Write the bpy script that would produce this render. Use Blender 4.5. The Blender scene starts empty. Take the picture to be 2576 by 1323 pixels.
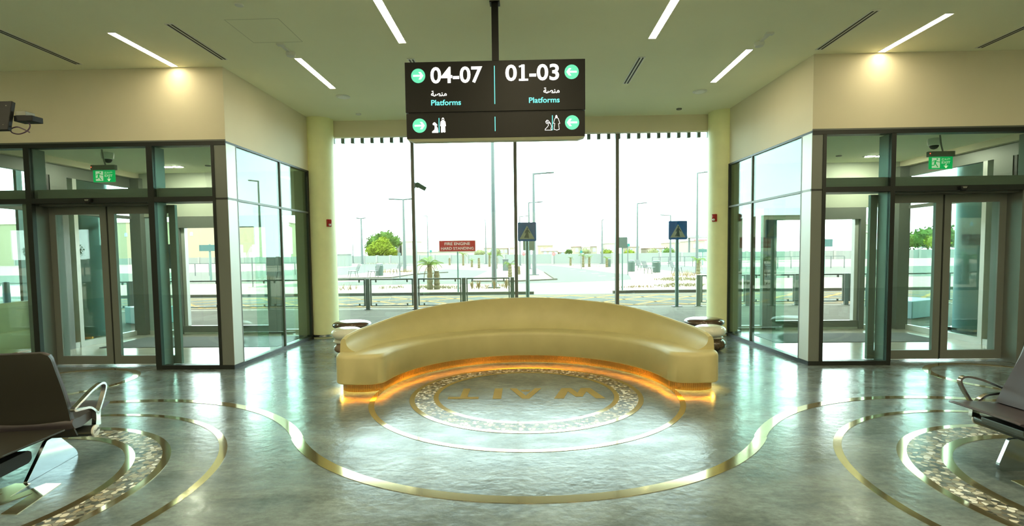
import bpy, math, random
from mathutils import Vector, Matrix
random.seed(7)
SC = bpy.context.scene
COL = SC.collection
PI = math.pi
S_, C_ = math.sin, math.cos

# ------------------------------------------------------------------ camera, sky, sun, exposure
cam_d = bpy.data.cameras.new('camera')
cam = bpy.data.objects.new('camera', cam_d)
COL.objects.link(cam)
YAW, PITCH, ROLL, FPX, CY = 0.0248, 0.0531, 0.0118, 1290.0, 704.63
fw = Vector((-S_(YAW) * C_(PITCH), C_(YAW) * C_(PITCH), -S_(PITCH)))
r0 = Vector((C_(YAW), S_(YAW), 0.0))
u0 = r0.cross(fw)
rt = r0 * C_(ROLL) - u0 * S_(ROLL)
up = u0 * C_(ROLL) + r0 * S_(ROLL)
cam.matrix_world = Matrix(((rt.x, up.x, -fw.x, 0.0), (rt.y, up.y, -fw.y, 0.0), (rt.z, up.z, -fw.z, 1.6), (0, 0, 0, 1)))
cam_d.sensor_width = 36.0
cam_d.lens = FPX / 2576 * 36.0
cam_d.shift_y = (CY - 661.5) / 2576
cam_d.clip_start, cam_d.clip_end = 0.05, 1000
SC.camera = cam

wd = bpy.data.worlds.new('sky')
SC.world = wd
wd.use_nodes = True
wn = wd.node_tree.nodes
bg = wn['Background']
bg.inputs[0].default_value = (0.92, 1.0, 0.99, 1)
bg.inputs[1].default_value = 3.0

sun_d = bpy.data.lights.new('sun', 'SUN')
sun_d.energy = 1.2
sun_d.color = (1.0, 0.96, 0.86)
sun_d.angle = math.radians(2.0)
sun = bpy.data.objects.new('sun', sun_d)
COL.objects.link(sun)
sun.rotation_euler = (math.radians(-14), math.radians(-10), 0)

SC.view_settings.view_transform = 'Standard'
SC.view_settings.look = 'None'
SC.view_settings.gamma = 1
SC.view_settings.exposure = 1.8
SC.view_settings.use_curve_mapping = False
try:
    SC.cycles.use_denoising = True
    SC.cycles.max_bounces = 10
    SC.cycles.diffuse_bounces = 5
    SC.cycles.glossy_bounces = 5
    SC.cycles.transparent_max_bounces = 32
    SC.cycles.sample_clamp_indirect = 6.0
    SC.cycles.caustics_reflective = False
    SC.cycles.caustics_refractive = False
except Exception:
    pass
LAMP = 10.3            # brightness of the ceiling strips

# ------------------------------------------------------------------ materials
def mat(name, col, rough=0.5, metal=0.0, spec=0.5, emit=None, estr=0.0, bump=0.0, bscale=40.0, var=0.0, vscale=6.0, coat=0.0, ior=1.5):
    m = bpy.data.materials.new(name)
    m.use_nodes = True
    nt = m.node_tree
    b = nt.nodes['Principled BSDF']
    b.inputs['Base Color'].default_value = (*col, 1)
    b.inputs['Roughness'].default_value = rough
    b.inputs['Metallic'].default_value = metal
    b.inputs['Specular IOR Level'].default_value = spec
    b.inputs['IOR'].default_value = ior
    b.inputs['Coat Weight'].default_value = coat
    b.inputs['Coat Roughness'].default_value = 0.08
    if emit:
        b.inputs['Emission Color'].default_value = (*emit, 1)
        b.inputs['Emission Strength'].default_value = estr
    if var or bump:
        tc = nt.nodes.new('ShaderNodeTexCoord')
    if var:
        n = nt.nodes.new('ShaderNodeTexNoise')
        n.inputs['Scale'].default_value = vscale
        n.inputs['Detail'].default_value = 5
        nt.links.new(tc.outputs['Object'], n.inputs['Vector'])
        rp = nt.nodes.new('ShaderNodeValToRGB')
        rp.color_ramp.elements[0].position = 0.3
        rp.color_ramp.elements[1].position = 0.7
        rp.color_ramp.elements[0].color = (*[c * (1 - var) for c in col], 1)
        rp.color_ramp.elements[1].color = (*[min(1, c * (1 + var)) for c in col], 1)
        nt.links.new(n.outputs['Fac'], rp.inputs['Fac'])
        nt.links.new(rp.outputs['Color'], b.inputs['Base Color'])
    if bump:
        n2 = nt.nodes.new('ShaderNodeTexNoise')
        n2.inputs['Scale'].default_value = bscale
        nt.links.new(tc.outputs['Object'], n2.inputs['Vector'])
        bp = nt.nodes.new('ShaderNodeBump')
        bp.inputs['Strength'].default_value = bump
        bp.inputs['Distance'].default_value = 0.01
        nt.links.new(n2.outputs['Fac'], bp.inputs['Height'])
        nt.links.new(bp.outputs['Normal'], b.inputs['Normal'])
    return m

def emission(name, col, s):
    m = bpy.data.materials.new(name)
    m.use_nodes = True
    nt = m.node_tree
    nt.nodes.clear()
    e = nt.nodes.new('ShaderNodeEmission')
    e.inputs[0].default_value = (*col, 1)
    e.inputs[1].default_value = s
    o = nt.nodes.new('ShaderNodeOutputMaterial')
    nt.links.new(e.outputs[0], o.inputs[0])
    return m

def glass(name, tint, refl=1.0):
    m = bpy.data.materials.new(name)
    m.use_nodes = True
    nt = m.node_tree
    nt.nodes.clear()
    N = nt.nodes.new
    L = nt.links.new
    geo = N('ShaderNodeNewGeometry')
    dt = N('ShaderNodeVectorMath'); dt.operation = 'DOT_PRODUCT'
    L(geo.outputs['Normal'], dt.inputs[0]); L(geo.outputs['Incoming'], dt.inputs[1])
    ab = N('ShaderNodeMath'); ab.operation = 'ABSOLUTE'; L(dt.outputs['Value'], ab.inputs[0])
    om = N('ShaderNodeMath'); om.operation = 'SUBTRACT'; om.inputs[0].default_value = 1.0; L(ab.outputs[0], om.inputs[1])
    pw = N('ShaderNodeMath'); pw.operation = 'POWER'; pw.inputs[1].default_value = 5.0; L(om.outputs[0], pw.inputs[0])
    ma = N('ShaderNodeMath'); ma.operation = 'MULTIPLY_ADD'; ma.inputs[1].default_value = 0.955; ma.inputs[2].default_value = 0.045
    L(pw.outputs[0], ma.inputs[0])
    mr = N('ShaderNodeMath'); mr.operation = 'MULTIPLY'; mr.inputs[1].default_value = refl; L(ma.outputs[0], mr.inputs[0])
    tr = N('ShaderNodeBsdfTransparent'); tr.inputs[0].default_value = (*tint, 1)
    gl = N('ShaderNodeBsdfGlossy'); gl.inputs['Roughness'].default_value = 0.0; gl.inputs[0].default_value = (0.93, 1, 0.96, 1)
    mx = N('ShaderNodeMixShader'); L(mr.outputs[0], mx.inputs[0]); L(tr.outputs[0], mx.inputs[1]); L(gl.outputs[0], mx.inputs[2])
    o = N('ShaderNodeOutputMaterial'); L(mx.outputs[0], o.inputs[0])
    return m

def floor_mat():
    m = bpy.data.materials.new('polished_concrete')
    m.use_nodes = True
    nt = m.node_tree
    N = nt.nodes.new; L = nt.links.new
    b = nt.nodes['Principled BSDF']
    tc = N('ShaderNodeTexCoord')
    mp = N('ShaderNodeMapping'); mp.inputs['Scale'].default_value = (0.55, 1.0, 1.0); L(tc.outputs['Object'], mp.inputs[0])
    n1 = N('ShaderNodeTexNoise'); n1.inputs['Scale'].default_value = 2.6; n1.inputs['Detail'].default_value = 9; n1.inputs['Roughness'].default_value = 0.66
    n1.inputs['Distortion'].default_value = 0.5
    L(mp.outputs[0], n1.inputs['Vector'])
    rp = N('ShaderNodeValToRGB')
    cr = rp.color_ramp
    cr.elements[0].position = 0.30; cr.elements[0].color = (0.080, 0.103, 0.104, 1)
    cr.elements[1].position = 0.72; cr.elements[1].color = (0.205, 0.25, 0.248, 1)
    e = cr.elements.new(0.5); e.color = (0.135, 0.167, 0.166, 1)
    L(n1.outputs['Fac'], rp.inputs['Fac'])
    n4 = N('ShaderNodeTexNoise'); n4.inputs['Scale'].default_value = 26.0; n4.inputs['Detail'].default_value = 8; n4.inputs['Roughness'].default_value = 0.7; L(mp.outputs[0], n4.inputs['Vector'])
    mr4 = N('ShaderNodeMapRange'); mr4.inputs[1].default_value = 0.3; mr4.inputs[2].default_value = 0.7; mr4.inputs[3].default_value = 0.72; mr4.inputs[4].default_value = 1.28; L(n4.outputs['Fac'], mr4.inputs[0])
    vm = N('ShaderNodeVectorMath'); vm.operation = 'SCALE'; L(rp.outputs['Color'], vm.inputs[0]); L(mr4.outputs[0], vm.inputs['Scale'])
    L(vm.outputs[0], b.inputs['Base Color'])
    n2 = N('ShaderNodeTexNoise'); n2.inputs['Scale'].default_value = 5.0; n2.inputs['Detail'].default_value = 8; L(mp.outputs[0], n2.inputs['Vector'])
    mr = N('ShaderNodeMapRange'); mr.inputs[1].default_value = 0.3; mr.inputs[2].default_value = 0.7; mr.inputs[3].default_value = 0.13; mr.inputs[4].default_value = 0.27
    L(n2.outputs['Fac'], mr.inputs[0]); L(mr.outputs[0], b.inputs['Roughness'])
    n3 = N('ShaderNodeTexNoise'); n3.inputs['Scale'].default_value = 14.0; n3.inputs['Detail'].default_value = 6; L(tc.outputs['Object'], n3.inputs['Vector'])
    bp = N('ShaderNodeBump'); bp.inputs['Strength'].default_value = 0.11; bp.inputs['Distance'].default_value = 0.02
    L(n3.outputs['Fac'], bp.inputs['Height']); L(bp.outputs[0], b.inputs['Normal'])
    b.inputs['IOR'].default_value = 1.36
    return m

def mosaic_mat():
    m = bpy.data.materials.new('pebble_mosaic')
    m.use_nodes = True
    nt = m.node_tree
    N = nt.nodes.new; L = nt.links.new
    b = nt.nodes['Principled BSDF']
    tc = N('ShaderNodeTexCoord')
    v = N('ShaderNodeTexVoronoi'); v.inputs['Scale'].default_value = 25; v.feature = 'F1'; v.voronoi_dimensions = '2D'; L(tc.outputs['Object'], v.inputs['Vector'])
    v2 = N('ShaderNodeTexVoronoi'); v2.inputs['Scale'].default_value = 25; v2.feature = 'DISTANCE_TO_EDGE'; v2.voronoi_dimensions = '2D'; L(tc.outputs['Object'], v2.inputs['Vector'])
    sp = N('ShaderNodeSeparateColor'); L(v.outputs['Color'], sp.inputs[0])
    rp = N('ShaderNodeValToRGB'); rp.color_ramp.interpolation = 'CONSTANT'
    cols = [(0, (0.05, 0.055, 0.045)), (0.18, (0.30, 0.26, 0.17)), (0.38, (0.16, 0.17, 0.14)), (0.52, (0.55, 0.52, 0.42)), (0.68, (0.23, 0.22, 0.17)), (0.8, (0.72, 0.72, 0.66)), (0.92, (0.10, 0.11, 0.10))]
    els = rp.color_ramp.elements
    els[0].position = 0; els[0].color = (*cols[0][1], 1)
    els[1].position = cols[1][0]; els[1].color = (*cols[1][1], 1)
    for p, c in cols[2:]:
        e = els.new(p); e.color = (*c, 1)
    L(sp.outputs[0], rp.inputs['Fac'])
    th = N('ShaderNodeMath'); th.operation = 'GREATER_THAN'; th.inputs[1].default_value = 0.06; L(v2.outputs['Distance'], th.inputs[0])
    mx = N('ShaderNodeMix'); mx.data_type = 'RGBA'
    mx.inputs[6].default_value = (0.13, 0.12, 0.09, 1)
    t2 = N('ShaderNodeMath'); t2.operation = 'LESS_THAN'; t2.inputs[1].default_value = 0.62; L(v.outputs['Distance'], t2.inputs[0])
    t3 = N('ShaderNodeMath'); t3.operation = 'MULTIPLY'; L(th.outputs[0], t3.inputs[0]); L(t2.outputs[0], t3.inputs[1])
    L(t3.outputs[0], mx.inputs[0]); L(rp.outputs['Color'], mx.inputs[7]); L(mx.outputs[2], b.inputs['Base Color'])
    b.inputs['Roughness'].default_value = 0.27
    b.inputs['IOR'].default_value = 1.42
    return m

def plank_mat(name, c1, c2, w, h):
    m = bpy.data.materials.new(name)
    m.use_nodes = True
    nt = m.node_tree
    N = nt.nodes.new; L = nt.links.new
    b = nt.nodes['Principled BSDF']
    tc = N('ShaderNodeTexCoord')
    br = N('ShaderNodeTexBrick')
    br.inputs['Scale'].default_value = 1.0
    br.inputs['Brick Width'].default_value = w
    br.inputs['Row Height'].default_value = h
    br.inputs['Mortar Size'].default_value = 0.006
    br.inputs['Color1'].default_value = (*c1, 1)
    br.inputs['Color2'].default_value = (*c2, 1)
    br.inputs['Mortar'].default_value = (*[c * 0.45 for c in c1], 1)
    L(tc.outputs['Object'], br.inputs['Vector']); L(br.outputs['Color'], b.inputs['Base Color'])
    b.inputs['Roughness'].default_value = 0.8
    b.inputs['Specular IOR Level'].default_value = 0.06
    return m

M = dict(
    floor=floor_mat(), mosaic=mosaic_mat(),
    wall=mat('cream_wall_paint', (0.742, 0.683, 0.517), 0.75, var=0.03, vscale=1.5),
    lobbyf=mat('pale_lobby_floor', (0.44, 0.42, 0.35), 0.18, var=0.08, vscale=4, ior=1.6),
    bulk=mat('grey_green_bulkhead', (0.40, 0.43, 0.35), 0.6),
    ceil=mat('ceiling_paint', (0.940, 0.940, 0.700), 0.85, var=0.02, vscale=1.0),
    column=mat('column_paint', (0.880, 0.900, 0.520), 0.45, var=0.03),
    column_shade=mat('column_shade_tint', (0.15, 0.29, 0.34), 0.35),  # shade and the tint of the glass in front are put into this colour
    black=mat('black_frame', (0.012, 0.015, 0.013), 0.4),
    alu=mat('grey_aluminium', (0.18, 0.195, 0.175), 0.40, metal=0.25),
    alu_d=mat('dark_grey_aluminium', (0.13, 0.14, 0.125), 0.4, metal=0.25),
    alu_w=mat('pale_aluminium', (0.62, 0.66, 0.62), 0.35, metal=0.15),
    bluep=mat('pale_blue_panel', (0.42, 0.56, 0.58), 0.4),
    glass_w=glass('window_glass', (0.835, 0.955, 0.935)),
    glass_s=glass('green_side_glass', (0.80, 0.945, 0.89)),
    glass_d=glass('door_glass', (0.88, 0.962, 0.935)),
    glass_c=glass('clear_glass', (0.985, 0.985, 0.98)),
    stone=mat('cream_cast_stone', (0.488, 0.431, 0.209), 0.45, var=0.06, vscale=3.5),
    bronze=mat('fluted_bronze', (0.580, 0.330, 0.110), 0.24, metal=1.0),
    brass=mat('polished_brass', (0.660, 0.550, 0.310), 0.09, metal=0.92),
    led=emission('amber_led', (1.0, 0.57, 0.075), 26.0),
    strip=emission('lamp_diffuser', (1.0, 0.86, 0.55), LAMP),
    spot=emission('downlight_glow', (1.0, 0.92, 0.7), 150.0),
    white=mat('white_plastic', (0.75, 0.76, 0.70), 0.45),
    slot=mat('slot_shadow', (0.02, 0.02, 0.015), 0.7),
    signblk=mat('sign_black', (0.011, 0.010, 0.009), 0.45, spec=0.25),
    signu=mat('sign_underside', (0.55, 0.55, 0.38), 0.5),
    litw=mat('lit_white', (0.8, 0.8, 0.8), 0.5, emit=(1, 1, 0.98), estr=0.40),
    litt=mat('lit_teal', (0.1, 0.6, 0.45), 0.5, emit=(0.11, 0.62, 0.38), estr=0.25),
    litc=mat('lit_cyan', (0.1, 0.6, 0.6), 0.5, emit=(0.14, 0.78, 0.76), estr=0.35),
    exitg=mat('exit_green', (0.0, 0.36, 0.09), 0.4, emit=(0.0, 0.36, 0.08), estr=0.25),
    exitw=mat('exit_white', (0.75, 0.8, 0.6), 0.4, emit=(0.7, 0.8, 0.55), estr=0.16),
    red=mat('alarm_red', (0.42, 0.02, 0.015), 0.35),
    redled=emission('red_indicator', (1.0, 0.05, 0.02), 2.0),
    dplast=mat('dark_plastic', (0.009, 0.0095, 0.010), 0.55, spec=0.3),
    gplast=mat('grey_plastic', (0.22, 0.23, 0.19), 0.45),
    shell=mat('dark_steel_shell', (0.033, 0.031, 0.024), 0.42, metal=0.3),
    vinyl=mat('dark_vinyl', (0.05, 0.042, 0.05), 0.36, bump=0.05, bscale=220),
    chrome=mat('polished_aluminium', (0.52, 0.53, 0.50), 0.16, metal=1.0),
    blade=mat('satin_aluminium_blade', (0.50, 0.58, 0.62), 0.2, metal=1.0),
    beam=mat('beam_metal', (0.10, 0.11, 0.10), 0.35, metal=0.7),
    pebw=mat('ivory_pebble', (0.72, 0.70, 0.58), 0.2, coat=0.3),
    pebb=mat('brown_pebble', (0.085, 0.045, 0.028), 0.18, coat=0.5),
    pebd=mat('mottled_dark_pebble', (0.075, 0.052, 0.026), 0.22, var=0.7, vscale=45, coat=0.4),
    pebt=mat('tan_pebble', (0.26, 0.17, 0.11), 0.22, coat=0.4),
    rug=mat('grey_entrance_mat', (0.115, 0.12, 0.115), 0.9, bump=0.6, bscale=90, var=0.15, vscale=60),
    deck=plank_mat('grey_deck_pavers', (0.19, 0.17, 0.135), (0.155, 0.14, 0.112), 1.2, 0.22),
    sand=mat('pale_sand_paving', (0.243, 0.184, 0.148), 0.8, spec=0.04, var=0.06, vscale=0.8),
    asphalt=mat('pale_asphalt', (0.085, 0.084, 0.072), 0.8, spec=0.04, var=0.05, vscale=0.5),
    kerb=mat('dark_kerb', (0.080, 0.072, 0.056), 0.7, spec=0.04),
    kerbp=mat('pale_kerb', (0.233, 0.191, 0.170), 0.7, spec=0.04),
    yellow=mat('yellow_road_paint', (0.276, 0.159, 0.042), 0.7, spec=0.04),
    whitep=mat('white_road_paint', (0.276, 0.212, 0.201), 0.7, spec=0.04),
    fence=mat('pale_green_wall', (0.182, 0.187, 0.171), 0.7, spec=0.04),
    fencep=mat('pale_wall_post', (0.229, 0.216, 0.197), 0.7, spec=0.04),
    rail=mat('railing_metal', (0.119, 0.133, 0.115), 0.4, metal=0.4),
    pole=mat('galvanised_pole', (0.075, 0.085, 0.080), 0.45, metal=0.3),
    poleg=mat('dark_green_pole', (0.10, 0.16, 0.14), 0.4, metal=0.3),
    blue=mat('sign_blue', (0.000, 0.085, 0.330), 0.6, spec=0.1),
    signw=mat('sign_cream', (0.340, 0.330, 0.250), 0.5),
    figb=mat('figure_dark', (0.02, 0.03, 0.025), 0.5),
    fire=mat('sign_red', (0.200, 0.004, 0.006), 0.6, spec=0.05),
    firew=mat('sign_lettering', (0.360, 0.290, 0.250), 0.5),
    signback=mat('olive_sign_back', (0.074, 0.082, 0.049), 0.5),
    signgrey=mat('grey_sign_back', (0.082, 0.108, 0.093), 0.4),
    teal=mat('teal_sign', (0.000, 0.112, 0.097), 0.4),
    tealdk=mat('dark_teal_board', (0.009, 0.062, 0.056), 0.4),
    stopred=mat('road_sign_red', (0.341, 0.062, 0.068), 0.5),
    pgreen=mat('planter_grass', (0.159, 0.133, 0.058), 0.9, spec=0.04, var=0.3, vscale=3),
    straw=mat('dry_grass', (0.212, 0.138, 0.064), 0.9, spec=0.04),
    leaf=mat('palm_green', (0.080, 0.122, 0.017), 0.6, spec=0.04, var=0.25, vscale=3),
    leafd=mat('dry_frond', (0.162, 0.117, 0.048), 0.8, spec=0.04),
    trunk=mat('palm_trunk', (0.111, 0.090, 0.048), 0.9, spec=0.04, var=0.3, vscale=14),
    lime=mat('lime_foliage', (0.122, 0.148, 0.012), 0.7, spec=0.04, var=0.3, vscale=0.8),
    green=mat('mid_green_foliage', (0.053, 0.090, 0.017), 0.7, spec=0.04, var=0.3, vscale=0.8),
    bush=mat('pale_green_foliage', (0.138, 0.138, 0.064), 0.8, spec=0.04, var=0.25, vscale=1.0),
    bark=mat('bark', (0.108, 0.087, 0.052), 0.9),
    slat=mat('bench_grey_green', (0.053, 0.053, 0.048), 0.5),
    bin=mat('bin_green', (0.026, 0.048, 0.035), 0.5),
    cream=mat('cream_render', (0.293, 0.245, 0.185), 0.8, spec=0.04),
    cream2=mat('pale_cream_render', (0.302, 0.263, 0.217), 0.8, spec=0.04),
    greyb=mat('grey_render', (0.154, 0.133, 0.122), 0.8, spec=0.04),
    yellowb=mat('yellow_cream_render', (0.286, 0.233, 0.158), 0.8, spec=0.04),
    tile=mat('pink_roof_tile', (0.302, 0.163, 0.129), 0.8, spec=0.04),
    winb=mat('house_window', (0.25, 0.36, 0.40), 0.3),
    bollard=mat('bollard_navy', (0.015, 0.06, 0.09), 0.4),
    blockb=mat('pale_blue_block', (0.42, 0.60, 0.66), 0.6),
    navy=mat('display_black', (0.01, 0.03, 0.03), 0.3),
    purple=mat('cable_sheath', (0.06, 0.03, 0.06), 0.5),
)

# ------------------------------------------------------------------ mesh builder
class MB:
    def __init__(s):
        s.v = []; s.f = []
    def add(s, vs, fs):
        o = len(s.v)
        s.v += [tuple(v) for v in vs]
        s.f += [tuple(i + o for i in f) for f in fs]
        return s
    def box(s, x0, x1, y0, y1, z0, z1, T=None):
        vs = [Vector((x, y, z)) for z in (z0, z1) for y in (y0, y1) for x in (x0, x1)]
        if T: vs = [T @ v for v in vs]
        return s.add(vs, [(0, 2, 3, 1), (4, 5, 7, 6), (0, 1, 5, 4), (2, 6, 7, 3), (0, 4, 6, 2), (1, 3, 7, 5)])
    def prism(s, pts, a, b, fn=lambda u, v, t: (u, v, t)):
        n = len(pts)
        vs = [fn(u, v, a) for u, v in pts] + [fn(u, v, b) for u, v in pts]
        fs = [tuple(range(n))[::-1], tuple(range(n, 2 * n))] + [(i, (i + 1) % n, n + (i + 1) % n, n + i) for i in range(n)]
        return s.add(vs, fs)
    def ring(s, cx, cy, ri, ro, z0, z1, a0=0.0, a1=2 * PI, n=128):
        full = abs(a1 - a0 - 2 * PI) < 1e-6
        k = n if full else n + 1
        vs = []
        for i in range(k):
            a = a0 + (a1 - a0) * i / n
            c, si = C_(a), S_(a)
            vs += [(cx + ri * c, cy + ri * si, z0), (cx + ro * c, cy + ro * si, z0), (cx + ro * c, cy + ro * si, z1), (cx + ri * c, cy + ri * si, z1)]
        fs = []
        for i in range(n):
            p = 4 * i; q = 4 * ((i + 1) % k)
            for j in range(4):
                fs.append((p + j, q + j, q + (j + 1) % 4, p + (j + 1) % 4))
        if not full:
            fs += [(0, 1, 2, 3), (4 * n + 3, 4 * n + 2, 4 * n + 1, 4 * n)]
        return s.add(vs, fs)
    def lathe(s, prof, c=(0, 0, 0), n=24, sx=1.0, sy=1.0, axis='z'):
        vs = []; fs = []
        k = len(prof)
        for i in range(n):
            a = 2 * PI * i / n
            for r, h in prof:
                p = (r * C_(a) * sx, r * S_(a) * sy, h)
                if axis == 'x': p = (h, r * C_(a), r * S_(a))
                if axis == 'y': p = (r * S_(a), h, r * C_(a))
                vs.append((c[0] + p[0], c[1] + p[1], c[2] + p[2]))
        for i in range(n):
            for j in range(k - 1):
                a = i * k + j; b = ((i + 1) % n) * k + j
                fs.append((a, b, b + 1, a + 1))
        fs.append(tuple(i * k for i in range(n))[::-1])
        fs.append(tuple(i * k + k - 1 for i in range(n)))
        return s.add(vs, fs)
    def tube(s, path, r, n=10, closed=False, sect=None, upv=None):
        P = [Vector(p) for p in path]
        m = len(P)
        R = r if isinstance(r, (list, tuple)) else [r] * m
        vs = []; fs = []
        prev = None
        for i in range(m):
            if closed: t = (P[(i + 1) % m] - P[i - 1])
            else: t = P[min(i + 1, m - 1)] - P[max(i - 1, 0)]
            t = t.normalized() if t.length > 1e-9 else Vector((0, 0, 1))
            ref = upv if upv else (prev if prev is not None else (Vector((0, 0, 1)) if abs(t.z) < 0.9 else Vector((1, 0, 0))))
            a = Vector(ref) - t * t.dot(Vector(ref))
            a = a.normalized() if a.length > 1e-6 else t.orthogonal().normalized()
            prev = a
            b = t.cross(a)
            if sect:
                for (p, q) in sect: vs.append(P[i] + a * p + b * q)
            else:
                for k in range(n):
                    an = 2 * PI * k / n
                    vs.append(P[i] + a * (R[i] * C_(an)) + b * (R[i] * S_(an)))
        n = len(sect) if sect else n
        for i in range(m if closed else m - 1):
            for k in range(n):
                a0 = i * n + k; a1 = i * n + (k + 1) % n
                j = (i + 1) % m
                fs.append((a0, a1, j * n + (k + 1) % n, j * n + k))
        if not closed:
            fs.append(tuple(range(n))[::-1]); fs.append(tuple((m - 1) * n + k for k in range(n)))
        return s.add(vs, fs)
    def blob(s, c, rx, ry, rz, n=28, m=16, e=2.0, dent=0.0):
        vs = []; fs = []
        sg = lambda x, p: math.copysign(abs(x) ** p, x)
        for j in range(1, m):
            ph = -PI / 2 + PI * j / m
            for i in range(n):
                a = 2 * PI * i / n
                cr = abs(C_(ph)) ** (2 / e)
                z = rz * sg(S_(ph), 2 / 2.2)
                if z > 0 and dent: z -= dent * max(0, 1 - cr * 1.25) ** 1.0
                vs.append((c[0] + rx * cr * C_(a), c[1] + ry * cr * S_(a), c[2] + z))
        for j in range(m - 2):
            for i in range(n):
                a = j * n + i; b = j * n + (i + 1) % n
                fs.append((a, b, b + n, a + n))
        fs.append(tuple(range(n))[::-1]); fs.append(tuple((m - 2) * n + i for i in range(n)))
        return s.add(vs, fs)
    def build(s, name, m, parent=None, smooth=False, bevel=0.0):
        me = bpy.data.meshes.new(name)
        me.from_pydata(s.v, [], s.f)
        me.materials.append(M[m] if isinstance(m, str) else m)
        import bmesh
        bm = bmesh.new(); bm.from_mesh(me)
        bmesh.ops.recalc_face_normals(bm, faces=bm.faces)
        bm.to_mesh(me); bm.free()
        if smooth:
            me.polygons.foreach_set('use_smooth', [True] * len(me.polygons))
            try: me.set_sharp_from_angle(angle=math.radians(38))
            except Exception: pass
        o = bpy.data.objects.new(name, me)
        COL.objects.link(o)
        if parent: o.parent = parent
        if bevel:
            b = o.modifiers.new('bevel', 'BEVEL'); b.width = bevel; b.segments = 3; b.limit_method = 'ANGLE'
        return o

def box(name, m, parent, *a, bevel=0.0):
    return MB().box(*a).build(name, m, parent, bevel=bevel)

def tag(o, label, cat, group=None, kind=None):
    o['label'] = label; o['category'] = cat
    if group: o['group'] = group
    if kind: o['kind'] = kind
    return o

def thing(name, label, cat, loc=(0, 0, 0), rz=0.0, group=None, kind=None):
    o = bpy.data.objects.new(name, None)
    o.empty_display_size = 0.1
    COL.objects.link(o)
    o.location = loc; o.rotation_euler = (0, 0, rz)
    return tag(o, label, cat, group, kind)

def dup(root, label=None, loc=None, rz=None, group=None):
    r = root.copy(); COL.objects.link(r)
    if loc is not None: r.location = loc
    if rz is not None: r.rotation_euler = (0, 0, rz)
    if label: r['label'] = label
    if group: r['group'] = group
    for ch in list(root.children):
        c = ch.copy(); COL.objects.link(c); c.parent = r
        for g in list(ch.children):
            d = g.copy(); COL.objects.link(d); d.parent = c
    return r

def text(mb, body, x0, x1, z0, z1, y, depth=0.004, bold=0.0, fit=True):
    """lettering facing -Y, fitted into the rectangle x0..x1, z0..z1"""
    c = bpy.data.curves.new('lettering', 'FONT')
    c.body = body; c.size = 1.0; c.offset = bold; c.resolution_u = 4
    o = bpy.data.objects.new('lettering', c)
    COL.objects.link(o)
    dg = bpy.context.evaluated_depsgraph_get()
    me = bpy.data.meshes.new_from_object(o.evaluated_get(dg))
    vs = [v.co.copy() for v in me.vertices]
    fs = [tuple(p.vertices) for p in me.polygons]
    bpy.data.objects.remove(o); bpy.data.curves.remove(c); bpy.data.meshes.remove(me)
    if not vs: return
    ax, bx = min(v.x for v in vs), max(v.x for v in vs)
    ay, by = min(v.y for v in vs), max(v.y for v in vs)
    k1 = (x1 - x0) / (bx - ax); k2 = (z1 - z0) / (by - ay)
    mb.add([(x0 + (v.x - ax) * k1, y - depth, z0 + (v.y - ay) * k2) for v in vs], fs)

def flat(y0, d):
    return lambda u, v, t: (u, y0 - (d if t else 0), v)

def stroke(mb, pts, w, y0, d, closed=False):
    """flat ribbon of width w along pts (x, z) on a plane facing -Y"""
    n = len(pts)
    for i in range(n if closed else n - 1):
        a = Vector(pts[i]); b = Vector(pts[(i + 1) % n])
        t = (b - a)
        if t.length < 1e-6: continue
        t.normalize(); nn = Vector((-t.y, t.x)) * (w / 2)
        e = t * (w * 0.35)
        mb.prism([tuple(a - e - nn), tuple(b + e - nn), tuple(b + e + nn), tuple(a - e + nn)], 0, 1, flat(y0, d))

def disc_pts(cx, cz, r, n=40):
    return [(cx + r * C_(2 * PI * i / n), cz + r * S_(2 * PI * i / n)) for i in range(n)]

H = 4.203      # ceiling
HD = 3.196     # top of the glazed fronts
TR = 2.404     # transom
YF = 7.10      # glazed fronts
YW = 10.25     # main window
YO = 10.42     # outer wall of the lobbies

# ------------------------------------------------------------------ shell of the hall
tag(box('floor', 'floor', None, -17, 17, -7, 10.45, -0.1, 0.0), 'grey polished concrete floor of the hall', 'floor', kind='structure')
tag(box('ceiling', 'ceil', None, -17, 17, -7, 10.12, H, H + 0.15), 'smooth pale green-cream ceiling of the hall', 'ceiling', kind='structure')
tag(box('wall_front', 'wall', None, -17, 17, -7.15, -7, 0, H + 0.15), 'plain cream wall at the near end of the hall', 'wall', kind='structure')
tag(box('wall_side_left', 'wall', None, -17.15, -17, -7.15, 10.45, 0, H + 0.15), 'cream end wall far left beyond the next bay', 'wall', kind='structure')
tag(box('wall_side_right', 'wall', None, 17, 17.15, -7.15, 10.45, 0, H + 0.15), 'cream end wall far right beyond the next bay', 'wall', kind='structure')
L_IN, L_FAR, L_OUT = -4.126, -4.075, -8.0
R_IN, R_FAR, R_OUT = 3.896, 3.79, 7.55
LC = 3.30      # lobby ceilings
w = MB().box(L_OUT + 0.15, L_IN - 0.15, YF, YF + 0.15, HD, H).prism([(L_IN, YF), (L_FAR, 10.1), (L_FAR, YO), (L_FAR - 0.15, YO), (L_IN - 0.15, YF)], HD, H).box(L_OUT, L_OUT + 0.15, YF, YO, HD, H)
tag(w.build('wall_left', 'wall'), 'cream painted bulkhead above the left glazed lobby', 'wall', kind='structure')
w = MB().box(R_IN + 0.15, R_OUT - 0.15, YF, YF + 0.15, HD, H).prism([(R_IN, YF), (R_IN + 0.15, YF), (R_FAR + 0.15, YO), (R_FAR, YO), (R_FAR, 10.1)], HD, H).box(R_OUT - 0.15, R_OUT, YF, YO, HD, H)
tag(w.build('wall_right', 'wall'), 'cream painted bulkhead above the right glazed lobby', 'wall', kind='structure')
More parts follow.
